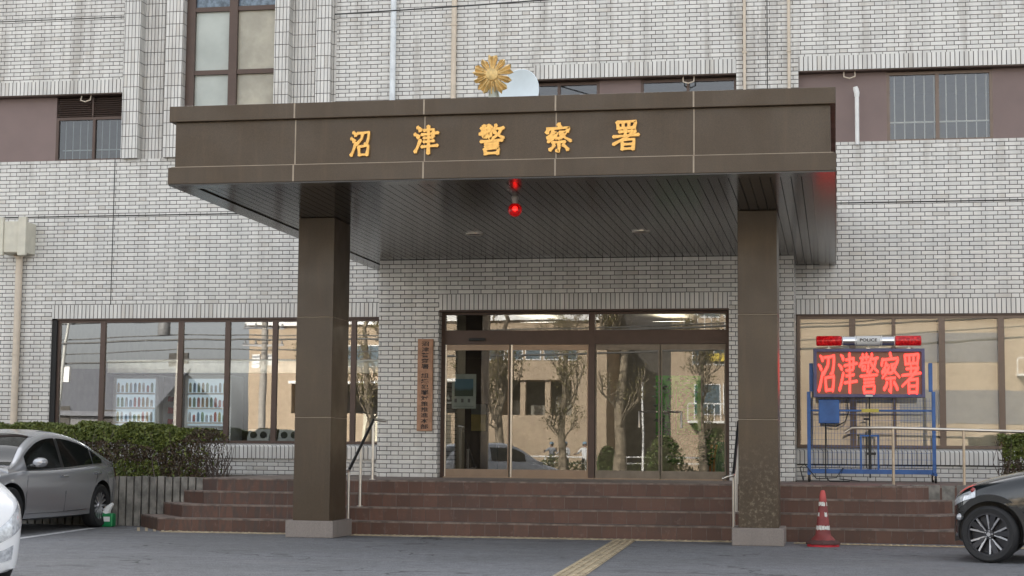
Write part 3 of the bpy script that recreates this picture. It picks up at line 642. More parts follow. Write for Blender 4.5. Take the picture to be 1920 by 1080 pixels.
# ---- drain pipes, wires, wall fixtures
def pipe(x, y, z0, z1, r, m, label, extra=None, square=False):
    t = thing('drainpipe', label, 'drainpipe', (x, y, z0)); mb = MB(); mb.tube([(x, y, z0), (x, y, z1)], r, 14); mb.build('pipe', m, t, smooth=True)
    z = z0 + .35
    while z < z1: mb = MB(); mb.lathe([(r + .004, z - .015), (r + .012, z - .015), (r + .012, z + .015), (r + .004, z + .015)], (x, y, 0), 'Z', 14); mb.box(x - .01, x + .01, y, .0, z - .01, z + .01); mb.build('bracket', m if m != WHITE else STEEL, t); z += 1.45
    return t
p = pipe(-14.25, -.1, 1.0, 4.52, .062, BEIGE, 'pinkish beige drainpipe under the rainwater hopper left of the shop-like windows')
mb = MB(); x0, x1, z0, z1 = -14.52, -14.0, 4.55, 5.2
mb.box(x0, x1, -.34, 0, z0 + .02, z1 - .08); mb.box(x0 - .03, x0 + .1, -.42, -.341, z0 - .03, z1); mb.box(x1 - .14, x1 + .01, -.42, -.341, z0 - .03, z1); mb.box(x0 + .1, x1 - .14, -.39, -.342, z0 + .03, z1 - .07); mb.mats = [BOXM]
mb.build('hopper', BOXM, p, bevel=.01); mb = MB(); mb.tube([(-14.25, -.1, 4.5), (-14.25, -.12, 4.56)], [.062, .1], 14); mb.build('outlet', BEIGE, p)
for xx, yy, z0, r, m, lab in ((-7.46, -.09, 5.2, .05, plain('pale_pipe', (.68, .72, .74), .4), 'wide pale blue-white drainpipe behind the canopy left of the gold emblem'),
                              (-6.39, -.07, 5.2, .045, BEIGE, 'beige drainpipe on the upper wall just left of the gold emblem'),
                              (-1.44, -.05, 6.0, .026, BEIGE, 'thin pinkish pipe on the upper brick pier, left of the pair'),
                              (-.71, -.05, 6.0, .026, BEIGE, 'thin pinkish pipe on the upper brick pier, right of the pair')):
    pipe(xx, yy, z0, ZT, r, m, lab)
t = thing('vent_pipe', 'short white vent pipe with a capped top against the brown panel right of the canopy', 'vent pipe', (.385, -.06, 6.2))
mb = MB(); mb.tube([(.385, -.06, 6.2), (.385, -.06, 7.02)], .035, 12); mb.build('pipe', WHITE, t, smooth=True)
mb = MB(); mb.tube([(.385, -.06, 7.0), (.385, -.06, 7.06), (.37, -.07, 7.12), (.36, -.08, 7.16)], [.042, .046, .046, .035], 12); mb.build('cap', WHITE, t, smooth=True)
for x, lab in ((-13.17, 'small curved metal hook under the lintel above the louvred window'), (-2.38, 'small curved metal hook under the lintel behind the canopy'), (.27, 'small curved metal hook under the lintel above the brown panel')):
    mb = MB(); mb.tube([(x - .09, .1, 7.45), (x - .09, .06, 7.36), (x, .05, 7.33), (x + .09, .06, 7.36), (x + .09, .1, 7.45)], .011, 6); tag(mb.build('wall_hook', BEIGE, smooth=True), lab, 'hook', 'hooks under the upper lintels')
mb = MB(); A, B_ = Vector((-8.52, -.06, 8.72)), Vector((.9, -7.6, 7.02)); mb.tube([A.lerp(B_, i / 20) - Vector((0, 0, .05 * sin(pi * i / 20))) for i in range(21)], .012, 6)
o = mb.build('overhead_cable', BLACK); tag(o, 'thin black cable crossing the air in front of the upper tiled wall', 'cable')

# ---- emblem on the canopy
EM = thing('police_emblem', 'weathered gold flower-shaped emblem with folded petals standing on the canopy roof', 'emblem', (-4.05, -8.3, 4.98))
ex, ey, ez, er = -4.05, -8.3, 5.685, .235
mb = MB()
for i in range(5):                       # five broad petals, each folded into ridges, and five rays between them
    for kind in (0, 1):
        a = pi / 2 + i * 2 * pi / 5 + kind * pi / 5
        R_ = er * (1.02 if kind == 0 else 1.0); n_ = 5
        hw = .31 if kind == 0 else .33
        prev = None
        for j in range(n_ + 1):
            q = a + hw * (2 * j / n_ - 1) * (1.0 if kind == 0 else .8); rr = R_ * ((.86, 1.05, .96, .96, 1.05, .86)[j] if kind == 0 else (.74, .86, 1.0, 1.0, .86, .74)[j])
            inner = Vector((ex + .06 * cos(q), ey - .05, ez + .06 * sin(q))); outer = Vector((ex + rr * cos(q), ey + (-.005 if j % 2 else -.05) + .0 + (.012 if kind else 0), ez + rr * sin(q)))
            if prev: 
                back = [prev[0] + Vector((0, .03, 0)), prev[1] + Vector((0, .03, 0)), outer + Vector((0, .03, 0)), inner + Vector((0, .03, 0))]
                mb.add([prev[0], prev[1], outer, inner] + back, [(0, 1, 2, 3), (7, 6, 5, 4), (1, 5, 6, 2)])
            prev = (inner, outer)
mb.build('petals', BRASS, EM)
mb = MB(); mb.lathe([(.001, .085), (.05, .082), (.072, .07), (.078, .05), (.078, -.01)], (ex, ey, ez), 'Z', 20)
mb.v = [(x, ey - (z - ez), ez + (y - ey)) for x, y, z in mb.v]; mb.build('boss', BRASS, EM, smooth=True, fix=True)
mb = MB(); mb.tube([(ex, ey + .02, 4.98), (ex, ey + .02, ez - .05)], .045, 12); mb.tube([(ex + .12, ey + .3, 4.98), (ex + .03, ey + .02, 5.55)], .02, 8); mb.tube([(ex - .12, ey + .3, 4.98), (ex - .03, ey + .02, 5.55)], .02, 8)
mb.build('stand', plain('grey_stand', (.4, .42, .36), .5), EM, smooth=True)
# dish
DS = thing('satellite_dish', 'pale white satellite dish half hidden behind the gold emblem on the canopy', 'satellite dish', (-4.16, -5.3, 4.98))
mb = MB(); pr = [(.001 + .36 * i / 12, .09 * (i / 12) ** 2) for i in range(13)]; pr += [(.37, .085), (.36, .075)] + [(.35 * i / 12, .09 * (i / 12) ** 2 - .014) for i in range(12, -1, -1)]
mb.lathe(pr, (0, 0, 0), 'Z', 40)
rot = Matrix.Rotation(radians(82), 3, 'X') @ Matrix.Rotation(0, 3, 'Z'); rz_ = Matrix.Rotation(radians(-25), 3, 'Z')
mb.v = [tuple(rz_ @ (rot @ Vector(v)) + Vector((-4.25, -5.35, 6.04))) for v in mb.v]
mb.build('reflector', plain('dish_white', (.62, .70, .74), .35, var=.03), DS, smooth=True)
mb = MB(); mb.tube([(-4.15, -5.2, 4.98), (-4.15, -5.2, 5.9), (-4.17, -5.32, 6.0)], .03, 10); mb.tube([(-4.2, -5.38, 5.62), (-4.35, -6.0, 5.75)], .012, 8); mb.sphere((-4.36, -6.03, 5.77), .04, 12, 8); mb.build('mount', STEEL, DS, smooth=True)
mb = MB(); mb.sphere((-3.1, -8.6, 5.17), .05, 14, 8); mb.tube([(-3.1, -8.6, 4.98), (-3.1, -8.6, 5.17)], .02, 8)
mb.v = [(x + .35, y + 1.2, z + .02) for x, y, z in mb.v]; tag(mb.build('roof_camera', WHITE, smooth=True), 'tiny white dome peeping over the canopy edge right of the dish', 'camera dome')

# ---- red lamp under the canopy
RLm = thing('red_lamp', 'round glowing red police lamp hanging under the front of the canopy', 'lamp', (-3.81, -8.05, 4.24))
mb = MB(); mb.lathe([(.04, 4.24), (.045, 4.21), (.036, 4.19), (.034, 4.14)], (-3.81, -8.05, 0), 'Z', 20); mb.build('collar', plain('lamp_collar', (.22, .2, .18), .35, .8), RLm, smooth=True)
k = NT('red_globe'); k.set((.35, .004, .006), .08); k.b.inputs['Transmission Weight'].default_value = .45; k.b.inputs['Emission Color'].default_value = (1, .01, .01, 1); k.b.inputs['Emission Strength'].default_value = .03
mb = MB(); mb.sphere((-3.81, -8.05, 4.07), .085, 28, 16); mb.build('globe', k.m, RLm, smooth=True)
mb = MB(); mb.sphere((-3.81, -8.05, 4.08), .02, 12, 8); mb.build('bulb', emit('red_bulb', (1, .1, .06), 5), RLm, smooth=True)

# ---- wooden name board
NB = thing('name_board', 'vertical weathered wooden name board with black brush characters left of the doors', 'sign', (-6.49, -1.43, 1.47))
mb = MB(); mb.box(-6.615, -6.365, -1.45, -1.402, 1.47, 2.95); mb.build('board', WOOD, NB, bevel=.006)
txt = '沼津警察署 組織犯罪対策推進本部'; H_ = 1.40 / 15.4; z = 2.915 - H_ / 2; mb = MB()
for ch in txt:
    if ch == ' ': z -= H_ * .6; continue
    add_text(mb, ch, -6.49, -1.4505, z, w=.125, h=H_ * .84, depth=.002, bold=.018); z -= H_
mb.build('lettering', INK, NB)

# ---- handrails
def handrail(name, x, label, side):
    t = thing(name, label, 'handrail', (x, -4.8, 0))
    for (y, za, zb) in ((-5.4, 0, .86), (-4.8, .365, 1.21), (-4.15, .73, 1.57)):
        mb = MB(); mb.tube([(x, y, za), (x, y, zb)], .021, 12); mb.lathe([(.045, za), (.045, za + .01), (.02, za + .012)], (x, y, 0), 'Z', 16); mb.build('post', STEEL, t, smooth=True)
    mb = MB(); mb.tube([(x, -5.4, .87), (x, -4.15, 1.59)], .022, 12); mb.build('rail', BLACK, t, smooth=True)
    mb = MB(); mb.tube([(x, -5.4, .87), (x, -5.48, .86), (x - .06 * side, -5.55, .85), (x - .11 * side, -5.55, .83)], .02, 10); mb.tube([(x, -4.15, 1.59), (x, -4.0, 1.6), (x + .12 * side, -3.9, 1.58)], .02, 10); mb.sphere((x - .12 * side, -5.55, .82), .026, 10, 8)
    mb.build('end', STEEL, t, smooth=True)
handrail('stair_handrail', -6.6, 'black topped steel stair handrail beside the left column', 1)
handrail('stair_handrail', -1.335, 'black topped steel stair handrail beside the right column', 1)
t = thing('ramp_handrail', 'long horizontal stainless handrail on thin posts in front of the display trolley', 'handrail', (.8, -4.0, .76))
mb = MB(); mb.tube([(.12, -4.0, 1.46), (.17, -4.0, 1.49), (.22, -4.0, 1.52), (.8, -4.0, 1.52), (6.0, -4.0, 1.40)], .021, 12); mb.build('rail', STEEL, t, smooth=True)
for x in (.775, 1.72, 2.67, 3.6, 4.6): mb = MB(); mb.tube([(x, -4.0, .74), (x, -4.0, 1.52 - .023 * (x - .8))], .02, 12); mb.build('post', plain('beige_post', (.55, .44, .32), .4, .6) if x == .775 else bpy.data.materials['beige_post'], t, smooth=True)

# ---- LED sign trolley
Y0 = -1.3
LT = thing('display_trolley', 'blue wheeled steel trolley with a red glowing display under a red light bar', 'display sign', (.53, Y0, .73))
mb = MB()
for x in (-.41, 1.47): mb.box(x - .028, x + .028, Y0 - .03, Y0 + .03, .88, 2.12)
for x in (-.37, 1.43): mb.box(x - .03, x + .03, Y0 - .025, Y0 + .035, 2.12, 2.56)
mb.box(-.38, 1.44, Y0 - .03, Y0 + .03, .86, .93); mb.box(-.38, 1.44, Y0 - .01, Y0 + .01, 1.815, 1.845)
mb.box(.36, .39, Y0 - .02, Y0 + .02, .93, 1.46); mb.box(.62, .65, Y0 - .02, Y0 + .02, .93, 1.46); mb.box(.39, .62, Y0 - .02, Y0 + .02, 1.43, 1.46)
for x in (-.41, 1.47): mb.box(x - .025, x + .025, Y0 - .35, Y0 + .55, .84, .88)
mb.build('frame', BLUE, LT, bevel=.004)
mb = MB()
for i in range(38): x = -.36 + i * .048; mb.box(x - .002, x + .002, Y0 + .002, Y0 + .006, .93, 2.02)
for i in range(11): z = .98 + i * .1; mb.box(-.38, 1.44, Y0 + .006, Y0 + .010, z - .002, z + .002)
mb.build('mesh_panel', BLUE, LT)
mb = MB(); mb.box(-.26, .055, Y0 - .03, Y0 + .12, 1.63, 2.0); mb.build('control_box', BLUE, LT, bevel=.01)
mb = MB(); mb.tube([(.51, Y0, .80), (.51, Y0, 2.03)], .012, 8); mb.tube([(.51, Y0, .9), (.51, Y0, 1.55)], .024, 10); mb.tube([(.46, Y0 - .01, .95), (.455, Y0 - .01, 1.5)], .01, 8); mb.box(.45, .6, Y0 - .05, Y0 - .03, 1.15, 1.19); mb.tube([(.51, Y0 - .03, 1.7), (.42, Y0 - .05, 1.7)], .014, 8)
mb.build('jack', BLACK, LT, smooth=True)
mb = MB(); mb.box(.39, .65, Y0 - .035, Y0 - .012, 1.805, 1.855); mb.build('tag', plain('yellow_tag', (.55, .47, .08), .5), LT)
mb = MB(); mb.tube([(-.16, Y0 - .04, 1.63), (-.16, Y0 - .04, .8), (-.1, Y0 - .1, .745), (.2, Y0 - .15, .745)], .009, 6); mb.tube([(-.16, Y0 - .04, 1.6), (0, Y0 - .04, 1.58), (.14, Y0 - .02, 1.66), (.19, Y0, 1.8), (.17, Y0, 2.0)], .009, 6)
mb.tube([(-.5, Y0 - .2, .75), (-.55, Y0 - .1, .95), (-.48, Y0, 1.0), (-.3, Y0 - .1, .78), (0, Y0 - .15, .8), (.1, Y0 - .12, .95), (.05, Y0 - .1, .78), (.35, Y0 - .18, .75)], .008, 6); mb.build('cable', BLACK, LT, smooth=True)
for x, y in ((-.41, Y0 - .32), (1.47, Y0 - .32), (-.41, Y0 + .5), (1.47, Y0 + .5)):
    mb = MB(); mb.lathe([(.03, -.018), (.055, -.016), (.06, 0), (.055, .016), (.03, .018)], (x, y, .792), 'X', 20); c = mb.build('caster', BLACK, LT, smooth=True)
    mb = MB(); mb.box(x - .035, x - .028, y - .02, y + .02, .78, .84); mb.box(x + .028, x + .035, y - .02, y + .02, .78, .84); mb.box(x - .035, x + .035, y - .025, y + .025, .835, .842); mb.build('fork', STEEL, c)
k = NT('led_board'); p_ = k.sep(k.pos())
g1 = k.math('ABSOLUTE', k.math('SUBTRACT', k.math('FRACT', k.math('DIVIDE', p_[0], .02)), .5)); g2 = k.math('ABSOLUTE', k.math('SUBTRACT', k.math('FRACT', k.math('DIVIDE', p_[2], .02)), .5))
k.set(k.mix(k.ramp(k.math('MAXIMUM', g1, g2), .25, .45), (.36, .15, .09, 1), (.22, .10, .06, 1)), .5)
mb = MB(); zb, zt_ = 2.03, 2.78; xa, xb = -.335, 1.345
mb.box(xa, xa + .05, Y0 - .1, Y0 + .1, zb, zt_); mb.box(xb - .05, xb, Y0 - .1, Y0 + .1, zb, zt_); mb.box(xa + .05, xb - .05, Y0 - .1, Y0 + .1, zb, zb + .05); mb.box(xa + .05, xb - .05, Y0 - .1, Y0 + .1, zt_ - .05, zt_)
sc = mb.build('screen', NAVY, LT, bevel=.006)
mb = MB(); mb.box(xa + .05, xb - .05, Y0 - .06, Y0 + .06, zb + .05, zt_ - .05); mb.build('led_panel', k.m, sc)
mb = MB()
for i, ch in enumerate('沼津警察署'): brush(mb, GLYPHS[ch], -.135 + i * .32, Y0 - .0615, 2.405, .32, .63, .09, .006, True)
mb.build('characters', LED, sc)
mb = MB(); mb.box(.45, .56, Y0 - .105, Y0 - .101, zb + .01, zb + .04); mb.build('maker_plate', WHITE, sc)
CHR = plain('chrome', (.75, .77, .8), .12, 1.0, .03)
bz, by = 2.905, Y0 - .02
def hor(mb, a, b_, r): mb.lathe([(.001, a), (r * .8, a), (r, a + .012), (r, b_ - .012), (r * .8, b_), (.001, b_)], (0, by, bz), 'X', 28); return mb
lb_ = hor(MB(), .095, .91, .07).build('light_bar', CHR, LT, smooth=True)
k = NT('red_lens_bar'); k.set(k.mix(k.ramp(k.noise(25, 3, k.pos()), .4, .7), (.25, .005, .01, 1), (.7, .03, .03, 1)), .12); k.b.inputs['Emission Color'].default_value = (1, 0, 0, 1); k.b.inputs['Emission Strength'].default_value = .04
for a, b_ in ((-.29, .095), (.91, 1.30)): mb = hor(MB(), a, b_, .078); mb.build('red_lens', k.m, lb_, smooth=True)
for a, b_ in ((.1, .125), (.885, .905), (.3, .31), (.70, .71)): mb = hor(MB(), a, b_, .079); mb.build('collar', WHITE, lb_, smooth=True)
mb = hor(MB(), .315, .695, .076); mb.build('white_panel', WHITE, lb_, smooth=True)
mb = MB(); add_text(mb, 'POLICE', .505, by - .0755, bz + .008, w=.26, h=.048, depth=.003, bold=.02); mb.build('lettering', INK, lb_)
mb = MB()
for x in (-.1, .5, 1.11): mb.tube([(x, by, bz - .07), (x, by, 2.775)], .01, 6); mb.box(x - .03, x + .03, by - .03, by + .03, 2.78, 2.79)
mb.build('mount', STEEL, lb_)

# ---- traffic cone
CN = thing('traffic_cone', 'faded red traffic cone with peeling white bands standing before the right steps', 'traffic cone', (-.17, -6.35, 0))
k = NT('faded_red_plastic'); P_ = k.sep(k.pos()); k.set(k.mix(k.ramp(k.noise(8, 4, k.pos()), .35, .65), (.20, .035, .033, 1), (.27, .05, .045, 1)), .6)
k.set(k.mix(k.ramp(P_[2], .52, .64), k.mix(k.ramp(k.noise(8, 4, k.pos()), .35, .65), (.19, .035, .033, 1), (.27, .05, .045, 1)), (.55, .09, .08, 1)), .6)
mb = MB(); mb.lathe([(.001, .70), (.02, .698), (.03, .68), (.038, .64), (.092, .17), (.10, .14), (.13, .11), (.15, .085), (.155, .07)], (-.17, -6.35, 0), 'Z', 32); mb.build('body', k.m, CN, smooth=True)
mb = MB(); mb.lathe([(.155, .085), (.20, .06), (.215, .045), (.215, .03), (.1, .03)], (-.17, -6.35, 0), 'Z', 8); mb.build('base', plain('dirty_base', (.09, .04, .035), .8), CN)
mb = MB(); mb.lathe([(.1, .03), (.19, .03), (.2, .015), (.2, .001), (.1, .001)], (-.17, -6.35, 0), 'Z', 24); mb.build('foot', plain('bright_red_foot', (.5, .02, .03), .5), CN)
mb = MB(); rg = random.Random(3)
for zc in (.53, .40, .235):
    a = 0
    while a < 2 * pi:
        da = rg.uniform(.2, .5)
        if rg.random() < .68:
            n_ = 4; zl = zc - rg.uniform(.018, .03); zh = zc + rg.uniform(.018, .03); vs = []
            for i in range(n_ + 1):
                q = a + da * i / n_
                for z in (zl + rg.uniform(-.006, .006), zh + rg.uniform(-.006, .006)):
                    r = .038 + (.64 - z) / .47 * .054 + .0015; vs.append((-.17 + r * cos(q), -6.35 + r * sin(q), z))
            mb.add(vs, [(2 * i, 2 * i + 2, 2 * i + 3, 2 * i + 1) for i in range(n_)])
        a += da + rg.uniform(0, .06)
mb.build('reflective_band', plain('peeling_white', (.68, .68, .62), .5, var=.15, scale=60), CN)
# green canister
GC = thing('green_canister', 'small green plastic canister with a white spout beside the rear wheel of the silver sedan', 'canister', (-10.52, -4.45, 0))
mb = MB(); mb.prism([(-10.62, -4.52), (-10.42, -4.52), (-10.42, -4.38), (-10.62, -4.38)], 0, .2); mb.build('body', plain('green_plastic', (.01, .22, .07), .35), GC, bevel=.025)
mb = MB(); mb.tube([(-10.55, -4.45, .2), (-10.52, -4.45, .27), (-10.45, -4.45, .34)], [.07, .05, .02], 12); mb.build('spout', WHITE, GC, smooth=True)
mb = MB(); mb.box(-10.56, -10.46, -4.524, -4.521, .08, .15); mb.build('sticker', WHITE, GC)

# ------------------------------------------------------------------ vehicles
def lerpk(keys, x):
    if x <= keys[0][0]: return keys[0][1]
    if x >= keys[-1][0]: return keys[-1][1]
    for i in range(len(keys) - 1):
        if keys[i][0] <= x <= keys[i + 1][0]:
            t = (x - keys[i][0]) / (keys[i + 1][0] - keys[i][0])
            p0 = keys[max(i - 1, 0)]; p1 = keys[i]; p2 = keys[i + 1]; p3 = keys[min(i + 2, len(keys) - 1)]
            d = p2[0] - p1[0]
            m1 = (p2[1] - p0[1]) / max(1e-6, p2[0] - p0[0]) * d; m2 = (p3[1] - p1[1]) / max(1e-6, p3[0] - p1[0]) * d
            s = (p2[1] - p1[1])
            if (p1[1] - p0[1]) * s <= 0: m1 = 0
            if (p3[1] - p2[1]) * s <= 0: m2 = 0
            t2, t3 = t * t, t * t * t
            return (2 * t3 - 3 * t2 + 1) * p1[1] + (t3 - 2 * t2 + t) * m1 + (-2 * t3 + 3 * t2) * p2[1] + (t3 - t2) * m2
TYRE = plain('tyre_rubber', (.018, .018, .019), .75, bump=.2)
RIMS = plain('rim_silver', (.5, .5, .52), .3, .85, .04); RIMD = plain('rim_dark', (.05, .05, .055), .35, .6)
LAMPC = plain('lamp_clear', (.55, .57, .6), .08, .3, .25, 30, coat=.6); TAIL = plain('tail_lamp', (.28, .012, .012), .12, coat=1)
def wheel(parent, x, y, R, side, style, steer=0.0, w=.2):
    o = MB(); rr = R * (.755 if style == 'double' else .68)
    o.lathe([(rr, w / 2 - .01), (R - .03, w / 2), (R - .008, w / 2 - .02), (R, w / 2 - .05), (R, -w / 2 + .05), (R - .008, -w / 2 + .02), (R - .03, -w / 2), (rr, -w / 2 + .01)], (0, 0, 0), 'Y', 40, closed=True)
    t = o.build('wheel', TYRE, parent, world=False, smooth=True); t.location = (x, y, R); t.rotation_euler = (0, 0, steer)
    g = MB(); s = side
    g.mat(RIMD); g.lathe([(rr + .004, -w / 2 + .02), (rr + .004, w / 2 - .02), (rr - .02, w / 2 - .02), (rr - .03, -w / 2 + .03)], (0, 0, 0), 'Y', 40, closed=True); g.lathe([(.001, 0.0), (rr - .02, 0.0)], (0, s * .0, 0), 'Y', 40)
    g.mat(RIMS); g.lathe([(rr - .018, w / 2 - .012), (rr + .006, w / 2 - .012), (rr + .006, w / 2 - .03), (rr - .018, w / 2 - .03)] if s < 0 else [(rr - .018, -w / 2 + .012), (rr + .006, -w / 2 + .012), (rr + .006, -w / 2 + .03), (rr - .018, -w / 2 + .03)], (0, 0, 0), 'Y', 40, closed=True)
    yo = s * (w / 2 - .025)
    def spoke(a, r0, r1, w0, w1, a1=None):
        a1 = a if a1 is None else a1
        p0 = Vector((cos(a) * r0, 0, sin(a) * r0)); p1 = Vector((cos(a1) * r1, 0, sin(a1) * r1)); d = (p1 - p0).normalized(); n = Vector((-d.z, 0, d.x))
        q = [p0 + n * w0, p1 + n * w1, p1 - n * w1, p0 - n * w0]; yi = yo - s * .012
        vs = [(v.x, yi if i in (0, 3) else yo, v.z) for i, v in enumerate(q)] + [(v.x, yo - s * .035, v.z) for v in q]
        g.add(vs, [(0, 1, 2, 3), (7, 6, 5, 4), (0, 4, 5, 1), (1, 5, 6, 2), (2, 6, 7, 3), (3, 7, 4, 0)])
    if style == 'double':
        for i in range(5):
            a = pi / 2 + i * 2 * pi / 5 + .25
            g.mat(RIMS); spoke(a - .10, .05, rr - .01, .011, .009, a - .33); spoke(a + .10, .05, rr - .01, .011, .009, a + .33)
            g.mat(RIMD); spoke(a, .05, rr - .02, .02, .03, a)
    else:
        g.mat(RIMS)
        for i in range(style): a = i * 2 * pi / style; spoke(a, .04, rr - .012, .013, .016)
    g.mat(RIMS if style != 'double' else RIMD); g.lathe([(.001, -.004), (.05, 0), (.058, .02), (.058, .04)] if s < 0 else [(.001, .004), (.05, 0), (.058, -.02), (.058, -.04)], (0, yo * 1.0, 0), 'Y', 20)
    g.mat(RIMS); g.lathe([(.001, -s * -.0), (.022, 0)], (0, yo + s * .006, 0), 'Y', 16)
    for i in range(5): a = i * 2 * pi / 5 + .5; g.lathe([(.001, .0), (.008, 0)], (cos(a) * .038, yo + s * .004, sin(a) * .038), 'Y', 8)
    g.build('rim', None, t, world=False); return t

def car(name, label, cat, loc, rz, paint, L, W, top, bot, roof, belt, wb, R, kt=.36, style=14, steer=0.0, clad=False, sidewin=(), ws=(0, 1), rw=(0, 1), nose=5.0, tailp=7.0, fcorner=0):
    T = thing(name, label, cat, loc, rz)
    def hw(x):
        t = x / (L / 2); n = nose if t > 0 else tailp
        return W / 2 * max(.02, (1 - min(.9999, abs(t)) ** n)) ** (1 / n * 1.6)
    N = 84; xs = []
    for i in range(N + 1): u = i / N; t = -cos(pi * u); t = .55 * t + .45 * (2 * u - 1); xs.append(t * L / 2 * .995)
    rings = []
    for x in xs:
        w = hw(x); zt = lerpk(top, x); zb = lerpk(bot, x); h = zt - zb
        prof = [(0, zb), (w * .86, zb), (w * .955, zb + .03), (w * .975, zb + h * .18), (w * .993, zb + h * .40), (w * 1.0, zb + h * .58), (w * .985, zb + h * .76), (w * .955, zb + h * .885), (w * .90, zb + h * .95), (w * .80, zb + h * .985), (w * .45, zt + .012), (0, zt + .02)]
        rings.append([(x, y, z) for y, z in prof] + [(x, -y, z) for y, z in prof[-2:0:-1]])
    M = len(rings[0]); body = MB(); vs = [p for r in rings for p in r]; fs = []
    for i in range(N):
        for k in range(M): fs.append((i * M + k, i * M + (k + 1) % M, (i + 1) * M + (k + 1) % M, (i + 1) * M + k))
    fs.append(tuple(range(M - 1, -1, -1))); fs.append(tuple(N * M + k for k in range(M)))
    body.add(vs, fs)
    bo = body.build('body', paint, T, world=False, smooth=True, fix=True); bo.data.materials.append(BLACK)
    ct = MB()
    for wx in (wb / 2 + fcorner, -wb / 2 + fcorner):
        for s in (1, -1): ct.lathe([(.001, -.16), (R + .045, -.16), (R + .045, .3), (.001, .3)], (wx, s * (W / 2 - .12) if s > 0 else -(W / 2 - .12), R + .01), 'Y', 40)
    # mirror the deep side
    co_ = MB()
    for wx in (wb / 2 + fcorner, -wb / 2 + fcorner):
        for s in (1, -1): a, b_ = sorted((s * (W / 2 - .27), s * (W / 2 + .2))); co_.lathe([(.001, -b_), (R + .045, -b_), (R + .045, -a), (.001, -a)], (wx, 0, R + .01), 'Y', 40)
    cu = co_.build('cutter', BLACK, None, world=False, fix=True); cu.data.materials.clear(); cu.data.materials.append(paint); cu.data.materials.append(BLACK)
    cu.data.polygons.foreach_set('material_index', [1] * len(cu.data.polygons)); cu.matrix_world = Matrix.Identity(4)
    T.location = (0, 0, 0); T.rotation_euler = (0, 0, 0)
    md = bo.modifiers.new('b', 'BOOLEAN'); md.operation = 'DIFFERENCE'; md.object = cu; md.solver = 'EXACT'
    dg = bpy.context.evaluated_depsgraph_get(); dg.update(); nm = bpy.data.meshes.new_from_object(bo.evaluated_get(dg)); bo.modifiers.clear(); bo.data = nm; bpy.data.objects.remove(cu)
    T.location = loc; T.rotation_euler = (0, 0, rz)
    if clad:
        for wx in (wb / 2 + fcorner, -wb / 2 + fcorner):
            for s in (1, -1):
                c_ = MB(); n = 28; vs = []; 
                for i in range(n + 1):
                    a = -.25 + (pi + .5) * i / n
                    for rr_, yo in ((R + .04, .0), (R + .04, .022), (R + .105, .022), (R + .115, 0)):
                        X = wx + rr_ * cos(a); Z = R + .01 + rr_ * sin(a); wv = min(hw(X), hw(wx) + 1) ; vs.append((X, s * (wv * .985 + yo - .01), max(.2, Z)))
                fs = []
                for i in range(n):
                    for j in range(3): fs.append((i * 4 + j, i * 4 + j + 1, (i + 1) * 4 + j + 1, (i + 1) * 4 + j))
                c_.add(vs, fs); c_.build('arch_cladding', BLACK, T, world=False, smooth=True)
    # greenhouse hull
    def hb(x): return hw(x) * .93
    def yside(x, z): return hb(x) - kt * (z - lerpk(belt, x))
    def ztopy(x, y, yt, q): return lerpk(roof, x) + q * (.018 - .05 * (min(1, abs(y) / max(.01, yt))) ** 3.5)
    x0r, x1r = roof[0][0], roof[-1][0]; rg = []; Nh = 50
    for i in range(Nh + 1):
        x = x0r + (x1r - x0r) * i / Nh; zr = lerpk(roof, x); zb = lerpk(belt, x) - .04; h = max(.012, zr - zb); q = min(1, h / .3)
        zs = zr - .085 * q; ys = yside(x, zs); yt = ys - .055 * q
        prof = [(0, zb - .05), (hb(x), zb - .02), (yside(x, zb + (zs - zb) * .5), zb + (zs - zb) * .5), (ys, zs), (ys - .018 * q, zs + .032 * q), (yt, ztopy(x, yt, yt, q))] + [(yt * f, ztopy(x, yt * f, yt, q)) for f in (.85, .6, .3)] + [(0, ztopy(x, 0, yt, q))]
        rg.append([(x, y, z) for y, z in prof] + [(x, -y, z) for y, z in prof[-2:0:-1]])
    M = len(rg[0]); hu = MB(); fs = []
    for i in range(Nh):
        for k in range(M): fs.append((i * M + k, i * M + (k + 1) % M, (i + 1) * M + (k + 1) % M, (i + 1) * M + k))
    fs.append(tuple(range(M - 1, -1, -1))); fs.append(tuple(Nh * M + k for k in range(M)))
    hu.add([p for r in rg for p in r], fs); hull = hu.build('cabin', paint, T, world=False, smooth=True, fix=True)
    GL = GLASSD
    # windscreen and rear glass
    for nm_, (a, b_) in (('windscreen', ws), ('rear_window', rw)):
        g = MB(); n1, n2 = 12, 14; vs = []
        for i in range(n1 + 1):
            x = a + (b_ - a) * i / n1; zr = lerpk(roof, x); h = max(.012, zr - lerpk(belt, x) + .04); q = min(1, h / .3); yt = yside(x, zr - .085 * q) - .055 * q
            for j in range(n2 + 1): y = (yt - .035) * (2 * j / n2 - 1); vs.append((x + (.004 if a > 0 else -.004), y, ztopy(x, y, yt, q) + .006))
        g.add(vs, [(i * (n2 + 1) + j, i * (n2 + 1) + j + 1, (i + 1) * (n2 + 1) + j + 1, (i + 1) * (n2 + 1) + j) for i in range(n1) for j in range(n2)])
        g.build(nm_, GL, T, world=False, smooth=True)
    for s in (1, -1):
        for (a, b_) in sidewin:
            g = MB(); n1 = 14; vs = []
            for i in range(n1 + 1):
                x = a + (b_ - a) * i / n1; zl = lerpk(belt, x) + .015; zh = max(zl + .004, lerpk(roof, x) - .105 - (.03 if False else 0))
                for j in range(5): z = zl + (zh - zl) * j / 4; vs.append((x, s * (yside(x, z) + .004), z))
            g.add(vs, [(i * 5 + j, i * 5 + j + 1, (i + 1) * 5 + j + 1, (i + 1) * 5 + j) for i in range(n1) for j in range(4)])
            g.build('side_window', GL, T, world=False, smooth=True)
